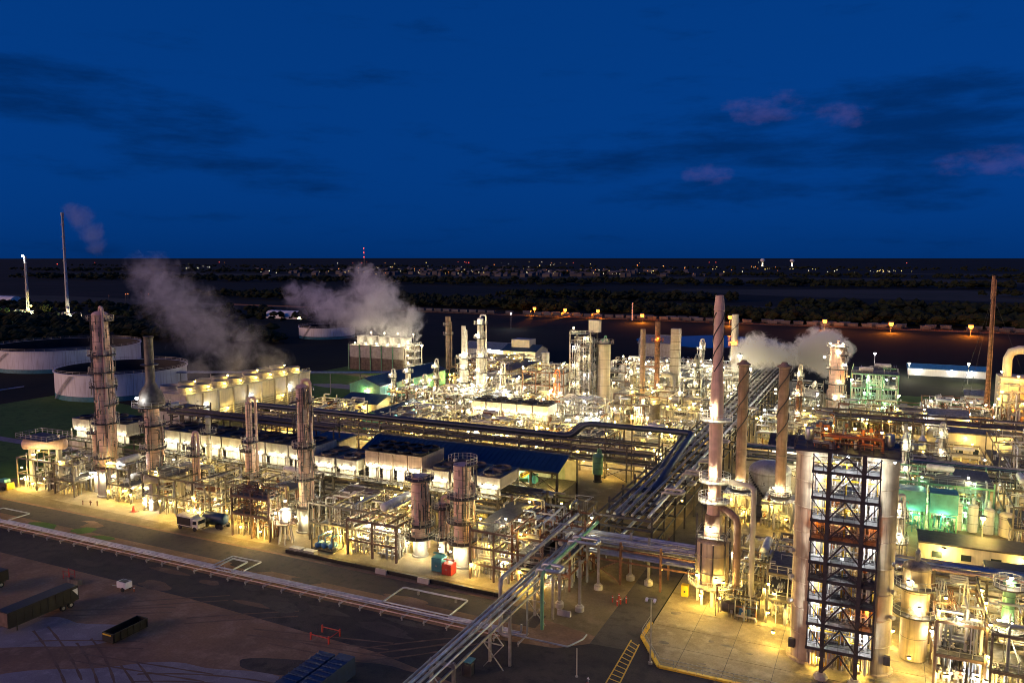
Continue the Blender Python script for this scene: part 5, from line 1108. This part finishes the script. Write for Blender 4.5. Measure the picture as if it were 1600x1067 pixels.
column('distillation_tower', 'small pale column with lit top among the blue roofs', -159.5, 250, [(.5, 13, 1.0, .95)], mt='grey_ins', plats=(8.5, 12.4), lamps=((9.8, -1.4, 500), (13.8, -1.4, 600), (3, -1, 500)), lr=.3, full=True)
column('process_vessel', 'blue grey upright vessel standing alone in the rear unit', -125.9, 302.8, [(.5, 16, 1.6, 1.6)], mt='grey_ins', cap='flat', pipes=1, cat='vessel')
column('process_vessel', 'pale green upright drum behind the big braced tower', -112.7, 340, [(4, 18, 1.9, 1.9)], mt='green', cap='dome', pipes=1, cat='vessel', plats=(4.5,), lamps=((5.6, -1.4, 700),), lr=.3, skirt=(4, 1.9))
big = column('distillation_tower', 'broad cream column beside the big braced tower in the rear centre', -86.5, 261, [(2, 25, 2.1, 2.1)], mt='cream', plats=(25.5,), pipes=2, lamps=((3, -1.4, 700), (4, -2.4, 600), (3, -.6, 500)), lr=.3, band=3)
t = thing('braced_tower', 'tall braced steel stair tower with many lamps in the rear centre', 'steel tower', (-93.5, 260, 0))
for x in (-97.5, -90):
    for y in (256.5, 263.5): post(t, x, y, 0, 29.5, .45, 'steel')
for k in range(9):
    z = 3.2+k*3.2; d = MB().box(-97.5, -90, 256.5, 263.5, z, z+.16).build('platform', 'grate', t); MB().rail([(-97.5, 256.5, z+.16), (-90, 256.5, z+.16), (-90, 263.5, z+.16)], 1.1, .09, 1.8).build('railing', 'galv', d)
    MB().beam((-97.5, 256.4, z-3), (-90, 256.4, z), .22).build('brace', 'steel', t); lamp(t, -96+(k % 2)*4.2, 255.9, z+2.2, 450, 'white' if k % 3 else 'cool', .26)
cl = MB(); clutter(cl, -97, -90.5, 257, 263, 1, 29, 170, random.Random(101), .1, .35, [2+3.2*k for k in range(9)]); cl.build('pipework', PIPEM, t, kind='stuff')
MB().box(-92, -88.4, 260, 263, 29.3, 33.5).build('top_house', 'cream', t)
column('rusty_stack', 'rust topped stack right of the big braced tower, left of a pair', -71.5, 256, [(.5, 31.5, .95, .85)], mt='rust_stack', cap='open', pipes=0, cat='stack', plats=(12,), lamps=((3, -1.4, 700), (8, -1.0, 500)), lr=.3)
column('rusty_stack', 'rusty stack with an orange platform, right of a pair in the rear centre', -70.3, 270, [(.5, 33, .95, .9)], mt='rust', cap='open', pipes=0, cat='stack', plats=(26,), rail='orange', lamps=((27.4, -1.2, 300),), lk='sodium', lr=.28)
t = thing('square_duct_stack', 'grey square duct stack with side duct in the rear centre', 'stack', (-66, 279, 0)); MB().box(-67.5, -64.5, 277.5, 280.5, 6, 30).build('shaft', 'grey_ins', t)
for k in range(8): MB().box(-67.62, -64.38, 277.38, 280.62, 8+k*2.9, 8.2+k*2.9).build('stiffener_band', 'steel', t)
MB().tube([(-70, 276, 14), (-66, 276, 14), (-66, 276, 2)], .9, 12).build('side_duct', 'grey_ins', t); MB().lathe(-66, 276, [(1.9, 0), (1.9, 1), (.9, 4), (.9, 4.4)], 14).build('hopper', 'dark_steel', t)
column('spiral_stack', 'cream stack with dark spiral behind the tallest stack', -57.8, 353, [(.5, 30.5, 1.6, 1.5)], mt='cream', cap='open', pipes=0, cat='stack', plats=(17,), lamps=((18.6, -1.2, 700), (18.6, -2.2, 700)), lk='sodium', lr=.35, band=9)
helix(MB(), -57.8, 353, 1.62, 18, 30, 9, .16).build('strake', 'dark_steel', bpy.data.objects['spiral_stack.002'])
column('round_heater', 'dark round heater with lit crown in the rear centre right', -64.7, 246.6, [(1, 10, 1.75, 1.75)], mt='steel', cap='flat', pipes=2, cat='heater', plats=(8.6,), lamps=((9.8, -1.4, 800), (3, -1.4, 500)), lr=.3, lk='warm')
column('green_vessel', 'green dome topped vessel right of the blue roofed shelter', -62, 183, [(2, 6.4, 1.3, 1.3)], mt='green', cap='dome', pipes=1, cat='vessel', skirt=(2, .9, 'dark_steel'))
for k in range(5): cooler('white lit cooler cell in the rear bank, %s from the left' % ORD[k], -118.5+k*5.4, -113.4+k*5.4, 9.4, 1, 222.5, 230.5, 4.6, 700, 'white_ins', 'dark_steel')
slim = [('slim pale column among the blue roofs near the right cooling tower', -171, 257, 11, .7, 'white_ins'), ('slim grey column beside the open blue roofed shed', -163.4, 277, 13, .75, 'grey_ins'), ('slim white column just right of the tallest rear column', -124, 257, 16, .8, 'white_ins'),
 ('rusty orange column left of the big braced tower', -102, 254.5, 15, 1.1, 'orange'), ('slim cream column right of the broad cream column', -79.5, 271, 17, .8, 'cream'), ('slim grey column behind the grey square duct stack', -60.5, 287, 19, .85, 'grey_ins'), ('distant slim white column left of the cream spiral stack', -72, 352, 18, 1.0, 'white_ins'),
 ('slim silver column near the round heater', -56, 244, 15, .7, 'silver'), ('slim pale column at the rear centre beyond the rear cooler bank', -108, 236, 12, .7, 'white_ins'), ('slim grey column at the left end of the rear unit', -149, 244, 12, .75, 'grey_ins'), ('short white column behind the blue roofed shelter', -92, 204, 9, .7, 'white_ins'),
 ('slim white column in the right hand unit behind the teal box units', 6, 200, 14, .75, 'white_ins'), ('slim pale column left of the tan block building', 14.5, 222, 13, .7, 'grey_ins'), ('pale column with lamps beside the dark grey upright vessel', 33, 218, 17, .9, 'white_ins'), ('slim column between the regenerator and the wide main rack', -26, 298, 16, .8, 'cream'), ('slim rusty column behind the white walled building', -22, 250, 17, .75, 'rust'), ('slim grey column behind the right silo', 4, 150, 13, .7, 'grey_ins')]
for lab, x, y, h, r, mm in slim: column('slim_tower', lab, x, y, [(.3, h*.6, r, r), (h*.6, h, r*.75, r*.7)], mt=mm, plats=(h*.45, h*.8), pipes=2, lamps=((h*.45+1.4, -1.4, 420, 1.0), (h*.8+1.5, -1.6, 420, 1.0), (2.6, -1.2, 380, 1.0)), full=True, lr=.24, side=2, lmul=.8, ladder=-.8)
# each rear structure: label, x0,x1,y0,y1,h, lamps, kind
far = [('rear pipe structure behind the small blue roofed buildings', -158, -146, 234, 248, 8, 150, 7, 'warm'),
 ('rear pipe structure round the foot of the two white lit columns', -146, -124, 240, 252, 8, 260, 12, 'white'),
 ('rear pipe structure behind the two white lit columns', -146, -122, 262, 285, 9, 240, 9, 'white'),
 ('rear orange tinted pipe structure left of the big braced tower', -121, -101, 238, 252, 8, 240, 10, 'warm'),
 ('tall rear structure with orange platforms left of the big braced tower', -118, -102, 262, 280, 14, 220, 8, 'warm'),
 ('rear pipe structure in front of the broad cream column', -99, -80, 236, 252, 8, 260, 11, 'white'),
 ('rear pipe structure between the cream column and the rusty stacks', -80, -62, 252, 274, 10, 260, 11, 'warm'),
 ('rear pipe structure left of the wide main rack, behind the round heater', -60, -48, 236, 262, 9, 220, 9, 'warm'),
 ('bright rear structure behind the rusty stacks', -84, -58, 284, 306, 12, 260, 12, 'white'),
 ('distant bright structure behind the pale green drum', -104, -80, 318, 340, 11, 240, 12, 'white'),
 ('distant structure beside the cream spiral stack', -76, -50, 330, 350, 9, 220, 9, 'white'),
 ('rear pipe structure behind the rear cooler bank', -118, -92, 208, 219, 6, 220, 7, 'warm'),
 ('rear pipe structure just beyond the long rear rack at the right', -86, -66, 200, 218, 6.5, 240, 8, 'warm'),
 ('rear pipe structure beside the wide main rack near its middle', -60, -48, 206, 230, 7, 200, 7, 'warm'),
 ('rear left pipe structure beyond the long rear rack', -140, -122, 196, 222, 6.5, 240, 8, 'warm'),
 ('distant structure in front of the beige stepped building', -170, -140, 300, 330, 8, 200, 7, 'warm'),
 ('distant pipe structure beyond the blue grey vessel', -134, -108, 306, 330, 8, 200, 6, 'white'),
 ('right hand structure beyond the wide main rack near the spiral stacks', -32, -12, 236, 262, 7, 220, 7, 'warm'),
 ('pipe structure between the two silos and the weathered tank', -13, 3, 143, 158, 6.5, 200, 7, 'warm'),
 ('low pipe structure behind the block house and left of the teal box units', -12, 2.5, 160, 182, 6, 200, 6, 'warm'),
 ('low pipe structure in front of the right hand crossing rack by the main rack', -13, 1, 184, 202, 6.5, 180, 6, 'white'),
 ('far right pipe structure in front of the broad regenerator column', -12, 14, 274, 297, 6.5, 200, 7, 'warm'),
 ('far pipe structure left of the orange lit box furnace', 14, 34, 298, 318, 6, 170, 6, 'white'),
 ('most distant low structure behind the cream spiral stack', -104, -62, 356, 378, 7, 240, 9, 'white'),
 ('distant low structure below the slim rust brown stack', -186, -150, 334, 356, 7, 220, 8, 'warm'),
 ('rear left pipe structure left of the small blue roofed building', -177, -158, 196, 222, 6.5, 220, 8, 'warm')]
for k, (lab, a0, a1, b0, b1, h, n, nl, kd) in enumerate(far):
    module(lab, a0, a1, b0, b1, h, 200+k, int(n*1.35), 3 if h > 9 else 2, 3, nl=int(nl*1.2), power=620, kind=kd, rmin=.1, rmax=.34, lr=.28, zlamp=(2.6, h*.55, h+1.4), m='rust' if 'orange' in lab else ('brown_steel' if k % 3 == 0 else 'galv'), exch=3, drumm=('white_ins', 'silver', 'grey_ins'))
# ================================================================== FOREGROUND THINGS
def wheel(t, x, y, z=.5, r=.5, w=.3):
    tw = MB().tube([(x-w/2, y, z), (x+w/2, y, z)], r, 14).build('tyre', 'rubber', t); MB().tube([(x-w/2-.02, y, z), (x+w/2+.02, y, z)], r*.5, 10).build('rim', 'galv', tw)
def trailer(label, x0, x1, y0, y1, h, m, zb=1.0, name='box_trailer', cat='trailer', triangle=False):
    t = thing(name, label, cat, ((x0+x1)/2, (y0+y1)/2, 0)); MB().box(x0, x1, y0, y1, zb, h).build('box', m, t)
    n = int((y1-y0)/1.2)
    for k in range(n+1): 
        y = y0+(y1-y0)*k/n; MB().box(x1, x1+.05, y-.05, y+.05, zb, h).build('rib', m, t)
    MB().box(x0+.3, x1-.3, y0+.3, y1-.3, zb-.25, zb-.01).build('chassis', 'dark_steel', t)
    for y in (y1-1.2, y1-2.5):
        for x in (x0+.25, x1-.25): wheel(t, x, y)
    for x in (x0+.4, x1-.4): post(t, x, y0+1.5, 0, zb-.2, .14, 'dark_steel', 'landing_leg')
    b = MB(); b.box(x0+.1, x1-.1, y0-.06, y0-.01, zb+.1, h-.1); b.build('end_door', 'brown_steel', t)
    if triangle:
        b = MB(); b.v = [(x1+.07, y1-1.0, h-.4), (x1+.07, y1-.1, h-.4), (x1+.07, y1-.1, h-1.6)]; b.face([0, 1, 2]); b.build('white_marking', 'white_paint', t)
    return t
trailer('long black box trailer parked on the gravel at the left edge', -116.6, -114.0, 70, 81.2, 3.3, 'black_paint', triangle=True)
trailer('short black trailer cut by the left edge of the picture', -134.5, -131.8, 75, 81.5, 2.8, 'black_paint')
t = thing('flat_skip', 'low long black open skip lying on the gravel', 'skip', (-98.6, 77.4, 0))
MB().box(-99.8, -97.6, 74.4, 80.4, .15, .3).build('floor', 'black_paint', t)
for x in (-99.8, -97.7): MB().box(x, x+.1, 74.4, 80.4, .3, 1.5).build('side_wall', 'black_paint', t)
for y in (74.4, 80.3): MB().box(-99.7, -97.7, y, y+.1, .3, 1.5).build('end_wall', 'black_paint', t)
for k in range(6): MB().box(-97.6, -97.48, 74.6+k*1.1, 74.75+k*1.1, .2, 1.45).build('rib', 'black_paint', t)
MB().box(-99.6, -97.9, 74.32, 74.38, 1.2, 1.4).build('yellow_strip', 'yellow', t)
for k, x in enumerate((-65.2, -62.4)):
    t = thing('blue_container', 'long dark blue container at the bottom edge, %s of two' % ('left' if k == 0 else 'right'), 'container', (x, 76, 0)); MB().box(x-1.2, x+1.2, 68, 81.6+k*.6, .1, 2.6).build('box', 'navy', t)
    for q in range(12): MB().box(x-1.22, x+1.22, 68.5+q*1.1, 68.7+q*1.1, 2.602, 2.68).build('roof_rib', 'navy', t)
    for yy in (68.2, 81.3+k*.6): MB().box(x-1.3, x-1.2, yy, yy+.15, .1, 2.7).build('corner_post', 'navy', t)
t = thing('generator_trailer', 'small white towable generator on the dirt in the left foreground', 'generator', (-112.2, 88.3, 0))
MB().box(-113.4, -111.3, 87.7, 89, .55, 1.55).build('canopy', 'white_paint', t); MB().box(-113.1, -111.6, 87.9, 88.8, 1.552, 1.62).build('roof_panel', 'black_paint', t); MB().beam((-113.4, 88.3, .55), (-115, 88.1, .45), .1).build('drawbar', 'galv', t)
for y in (87.65, 89.05): wheel_ = MB().tube([(-112, y-.1, .36), (-112, y+.1, .36)], .36, 12).build('wheel', 'rubber', t)
t = thing('marker_post', 'short orange marker post right of the white generator', 'post', (-110.4, 88.6, 0)); MB().lathe(-110.4, 88.6, [(.12, 0), (.12, .75), (.09, .8)], 8).build('tube', 'orange', t); MB().ring(-110.4, 88.6, .55, .12, .13, .12, 8).build('reflector', 'white_paint', t)
t = thing('timber_crate', 'low tan timber crate on the dirt left of the white generator', 'crate', (-122.3, 86.6, 0))
for k in range(4): MB().box(-123.6, -121.0, 86.2, 86.28, .05+k*.2, .2+k*.2).build('plank', 'timber', t); MB().box(-123.6, -121.0, 86.9, 86.98, .05+k*.2, .2+k*.2).build('plank', 'timber', t)
for x in (-123.6, -121.0): MB().box(x-.05, x+.05, 86.18, 87.0, 0, .85).build('plank', 'timber', t)
t = thing('red_rack', 'thin dark red steel rack beside the timber crate', 'rack', (-125, 87.6, 0))
for x in (-126, -124.4):
    for y in (87.2, 88.2): post(t, x, y, 0, 1.5, .1, 'red')
for z in (.6, 1.4): MB().beam((-126, 87.2, z), (-124.4, 87.2, z), .08).build('bar', 'red', t); MB().beam((-126, 88.2, z), (-124.4, 88.2, z), .08).build('bar', 'red', t)
t = thing('red_guard_frame', 'low red guard rail square round a pit on the asphalt', 'guard rail', (-71.4, 88.8, 0)); c4 = [(-73, 87.6), (-69.8, 87.6), (-69.8, 90.2), (-73, 90.2)]
for i in range(4):
    post(t, *c4[i], 0, 1.15, .2, 'red'); p, q = c4[i], c4[(i+1) % 4]
    if i != 3: MB().beam((*p, .85), (*q, .85), .1).build('bar', 'red', t)
t = thing('white_box_truck', 'white box truck parked at the left edge of the lit yard', 'truck', (-126.8, 115.3, 0))
MB().box(-128.8, -124.9, 114.2, 116.5, .8, 2.9).build('box', 'white_ins', t); MB().box(-128.7, -125.0, 114.14, 114.19, 1.0, 2.6).build('side_panel', 'black_paint', t)
MB().box(-124.8, -123.2, 114.3, 116.4, .6, 2.4).build('cab', 'white_ins', t); MB().box(-123.21, -123.15, 114.5, 116.2, 1.5, 2.2).build('windscreen', 'glass', t); MB().box(-124.5, -123.5, 114.26, 114.295, 1.4, 2.1).build('side_window', 'glass', t)
for yy in (114.5, 116.0): MB().box(-123.19, -123.13, yy, yy+.25, .75, .95).build('headlight', 'gen_white', t)
MB().box(-124.2, -124.0, 113.95, 114.29, 1.5, 1.9).build('mirror', 'black_paint', t); MB().box(-128.85, -123.1, 114.4, 116.3, .5, .62).build('chassis', 'dark_steel', t)
for x in (-128, -124):
    for y in (114.3, 116.4): MB().tube([(x, y-.15, .45), (x, y+.15, .45)], .45, 12).build('wheel', 'rubber', t)
t = thing('tank_truck', 'dark blue grey tank trailer parked behind the white box truck', 'tank trailer', (-122.8, 118.2, 0))
MB().drum((-124.8, 118.2, 1.9), (-120, 118.4, 1.9), 1.1, 14).build('tank', 'navy', t); MB().box(-125, -119.6, 117.4, 119.2, .7, .9).build('chassis', 'dark_steel', t)
for x in (-121, -120, -124):
    for y in (117.4, 119.3): MB().tube([(x, y-.15, .5), (x, y+.15, .5)], .5, 12).build('wheel', 'rubber', t)
def shed(label, x0, x1, y0, y1, h, m):
    t = thing('tool_shed', label, 'shed', ((x0+x1)/2, (y0+y1)/2, 0)); MB().box(x0, x1, y0, y1, .1, h).build('wall', m, t); gable(t, x0, x1, y0, (y0+y1)/2, y1, h+.12, h+.5, m, .06, .12)
    for k in (0, 1): d = MB().box(x0+.15+k*(x1-x0-.2)/2, x0+.1+(k+1)*(x1-x0-.2)/2, y0-.05, y0-.005, .2, h-.2).build('door', m, t); MB().box(x0+(x1-x0)/2-.15+k*.22, x0+(x1-x0)/2-.08+k*.22, y0-.09, y0-.051, 1, 1.25).build('handle', 'galv', d)
shed('red steel tool shed in front of the stout column', -67.7, -65.8, 116.2, 118, 2.0, 'red'); shed('blue grey tool shed left of the red one', -70.2, -68.2, 116.9, 118.9, 2.5, 'teal')
for lab, x, y in (('low grey rectangular tank on the kerb, left one', -97.6, 114), ('low grey rectangular tank on the kerb, right one', -94.4, 113.9)):
    t = thing('low_tank', lab, 'tank', (x, y, 0)); MB().box(x-1.4, x+1.2, y-.6, y+.6, .1, .9).build('box', 'grey_ins', t); MB().box(x-1.45, x+1.25, y-.65, y+.65, .9, .98).build('lid', 'galv', t)
t = thing('equipment_cabinet', 'tall teal topped caged cabinet beside the pipe bridge leg', 'cabinet', (-47.6, 88.6, 0))
MB().box(-48.4, -46.9, 87.8, 89.2, 2.1, 2.25).build('roof', 'teal', t); MB().box(-48.2, -47.1, 88.1, 89.1, .15, 1.6).build('cylinder_box', 'dark_steel', t)
for x in (-48.3, -47.0):
    for y in (87.9, 89.1): post(t, x, y, 0, 2.1, .1, 'dark_steel')
for k in range(6): MB().beam((-48.3+k*.26, 87.9, .1), (-48.3+k*.26, 87.9, 2.1), .04).build('bar', 'dark_steel', t)
t = thing('yellow_cabinet', 'yellow cabinet by the post at the far edge of the entry road', 'cabinet', (-27.2, 125.3, 0)); MB().box(-27.8, -26.7, 124.9, 125.8, .1, 1.9).build('box', 'yellow', t); MB().box(-27.85, -26.65, 124.85, 125.85, 1.9, 1.98).build('lid', 'yellow', t); MB().box(-27.4, -27.1, 124.86, 124.89, .8, 1.1).build('handle', 'dark_steel', t)
for k, (x, y) in enumerate(((-37.3, 118.2), (-36.6, 119.4), (-35.9, 118.0), (-35.2, 118.8), (-36.2, 117.2))):
    t = thing('red_bollard', 'short red bollard in the cluster on the dirt by the entry road, %s' % ('leftmost', 'rearmost', 'middle', 'rightmost', 'nearest')[k], 'bollard', (x, y, 0)); MB().lathe(x, y, [(.13, 0), (.13, 1.0), (.08, 1.1)], 10).build('tube', 'red', t); MB().ring(x, y, .8, .13, .14, .12, 10).build('band', 'white_paint', t)
for k, (x, y) in enumerate(((-160.3, 116.6), (-158.6, 117.2), (-156.9, 117.6))):
    t = thing('dark_bollard', 'short dark post on the lit yard before the tallest left column, %s of three' % ORD[k], 'bollard', (x, y, 0)); MB().lathe(x, y, [(.14, 0), (.14, 1.0), (.1, 1.08)], 10).build('tube', 'rust', t)
    if k == 1: MB().beam((x-.5, y, .75), (x+.5, y, .75), .12).build('hydrant_arm', 'rust', t)
t = thing('road_sign', 'round red and white road sign on a thin post at the bottom edge', 'sign', (-31.3, 89.6, 0)); MB().beam((-31.3, 89.6, 0), (-31.3, 89.6, 2.75), .07).build('post', 'galv', t)
MB().tube([(-31.3, 89.52, 2.0), (-31.3, 89.55, 2.0)], .36, 16, 0, False).build('plate', 'red', t); MB().box(-31.56, -31.04, 89.49, 89.515, 1.93, 2.08).build('white_bar', 'white_paint', t)
b = MB(); b.v = [(-31.5, 89.6, 2.72), (-31.1, 89.6, 2.72), (-31.3, 89.6, 3.05), (-31.5, 89.64, 2.72), (-31.1, 89.64, 2.72), (-31.3, 89.64, 3.05)]
for q in ((0, 1, 2), (5, 4, 3), (0, 3, 4, 1), (1, 4, 5, 2), (2, 5, 3, 0)): b.face(list(q))
b.build('top_vane', 'white_paint', t)
t = thing('marker_pole', 'thin pale pole at the bottom edge left of the stop sign', 'pole', (-34.5, 94.2, 0)); MB().lathe(-34.5, 94.2, [(.09, 0), (.07, 3.6), (.05, 4.0)], 8).build('pole', 'cream', t); MB().lathe(-34.5, 94.2, [(.2, 0), (.2, .15), (.1, .2)], 8).build('foot', 'concrete', t)
t = thing('red_cone', 'red orange warning cone near the bell column on the lit yard', 'cone', (-146, 118.2, 0)); MB().lathe(-146, 118.2, [(.7, .06), (.5, .25), (.2, 1.2), (.1, 1.3)], 10).build('cone', 'red', t); MB().box(-146.8, -145.2, 117.4, 119, 0, .06).build('foot', 'black_paint', t)
t = thing('parked_machine', 'dark machine with a bright yellow panel at the far left edge', 'machine', (-188, 117.3, 0)); MB().box(-190.6, -186.8, 116.2, 118.4, .5, 1.7).build('body', 'dark_steel', t); MB().box(-186.78, -186.2, 116.3, 118.0, .2, 1.7).build('panel', 'yellow', t); MB().box(-189.6, -187.6, 116.6, 118, 1.702, 2.4).build('cab', 'teal', t)
for x in (-190, -187.6):
    for y in (116.2, 118.4): MB().tube([(x, y-.15, .5), (x, y+.15, .5)], .5, 12).build('wheel', 'rubber', t)
# ================================================================== STEAM
def plume(label, blobs, dens, nscale=.09, amp=1.5, col=(.9, .88, .9), vox=2.0, seed=0.0, edge=.55, name='steam_plume'):
    m = bpy.data.materials.new('steam'); m.use_nodes = True; t = G(m.node_tree); m.node_tree.nodes.remove(m.node_tree.nodes['Principled BSDF'])
    out = m.node_tree.nodes['Material Output']; pv = t.n('ShaderNodeVolumePrincipled'); pv.inputs['Color'].default_value = (*col, 1); pv.inputs['Anisotropy'].default_value = .2
    tc = t.n('ShaderNodeTexCoord'); cur = None
    for x, y, z, r in blobs:
        d = t.n('ShaderNodeVectorMath', operation='DISTANCE'); t.l(tc.outputs['Object'], d.inputs[0]); d.inputs[1].default_value = (x, y, z)
        f = t.math('MULTIPLY_ADD', d.outputs['Value'], -1.0/r, 1.0)
        cur = f if cur is None else t.math('SMOOTH_MAX', cur, f, .25)
    mp = t.n('ShaderNodeMapping'); mp.inputs['Location'].default_value = (seed, seed*1.7, 0); t.l(tc.outputs['Object'], mp.inputs['Vector'])
    nz = t.n('ShaderNodeTexNoise'); nz.inputs['Scale'].default_value = nscale; nz.inputs['Detail'].default_value = 6; nz.inputs['Roughness'].default_value = .68; nz.inputs['Distortion'].default_value = 1.1; t.l(mp.outputs[0], nz.inputs['Vector'])
    v = t.math('ADD', cur, t.math('MULTIPLY', t.math('SUBTRACT', nz.outputs[0], .5), amp))
    t.l(t.math('MULTIPLY', t.ramp(v, .12, edge+.12), dens), pv.inputs['Density']); t.l(pv.outputs[0], out.inputs['Volume'])
    MATS['steam'] = m; b = MB()
    for x, y, z, r in blobs:
        R_ = r*1.04; prof = [(max(R_*math.sin(pi*k/8), .05), -R_*math.cos(pi*k/8)) for k in range(9)]; b.lathe(x, y, prof, 14, 0, True, z)
    o = b.build(name, 'steam', kind='stuff'); o['label'] = label; o['category'] = 'steam'
    md = o.modifiers.new('hull', 'REMESH'); md.mode = 'VOXEL'; md.voxel_size = vox
    return o
# plumes rising from the cooling towers, the tall flare and the regenerator
plume('thin steam drifting left from the long cooling tower', [(-204, 228, 16, 8.4), (-209, 212, 17, 8.4), (-212, 200, 17, 7.0), (-224.9, 235, 21, 11.2), (-251.7, 245, 24.5, 15.4), (-278, 258, 29.0, 17.5), (-304.9, 272, 36.2, 16.8), (-331.2, 288, 43.0, 15.4), (-354.1, 300, 47.4, 11.9)], .029, .13, 3.8, (1, .97, .95), seed=3, edge=.8)
plume('broad steam plume rising from the five cell cooling tower', [(-208, 327, 18, 6.9), (-215.9, 330, 21.8, 11.5), (-231.8, 334, 25.8, 16.1), (-248.5, 340, 25.5, 14.9), (-243.7, 345, 37.6, 14.4), (-252.6, 352, 44.0, 9.8), (-269.0, 348, 27.7, 12.6), (-288.2, 356, 31.0, 12.1), (-306.7, 362, 34.0, 9.2), (-231.9, 342, 33.0, 13.2), (-212.8, 334, 24.8, 10.3)], .12, .13, 3.6, (1, .97, .95), seed=9, edge=.8)
plume('faint pinkish vapour round the tip of the tall left flare stack', [(-639.6, 478, 89.8, 15), (-627.0, 480, 75.8, 14), (-648.8, 476, 95.4, 10), (-626.4, 482, 64.7, 10)], .016, .09, 1.8, (.95, .8, .82), seed=1)
plume('bright lit steam puff behind the tallest stack', [(-50, 318, 13, 4), (-48.6, 318, 17.3, 6), (-44.1, 320, 18.6, 8.5), (-38.7, 322, 17.9, 7), (-34.3, 326, 16.2, 6.5)], .5, .25, 2.6, (1, .98, .94), vox=1.2, seed=5)
plume('dense steam cloud behind the broad regenerator column', [(-26.0, 332, 19.4, 7), (-20.7, 332, 21.0, 8.5), (-15.9, 330, 18.9, 6.6), (-24.0, 332, 15.8, 6.6), (-12.4, 328, 20.5, 4.4), (-28.9, 333, 16.5, 5), (-17.3, 331, 23.6, 5), (-20, 331, 12, 4.5)], .8, .3, 2.0, (1, .98, .95), vox=1.2, seed=7)
t = module('low lit pipe structure under the bright steam puff behind the tallest stack', -58, -47, 305, 318, 9, 240, 160, 2, 2, nl=5, power=700, kind='white', lr=.3, zlamp=(3, 6))
for x, y, z, p in ((-49, 312, 17.5, 3500), (-45, 313, 12.5, 1500)): lamp(t, x, y, z, p, 'white', .7 if z > 15 else .35); post(t, x, y+.2, 0, z, .2, 'galv', 'lamp_mast')
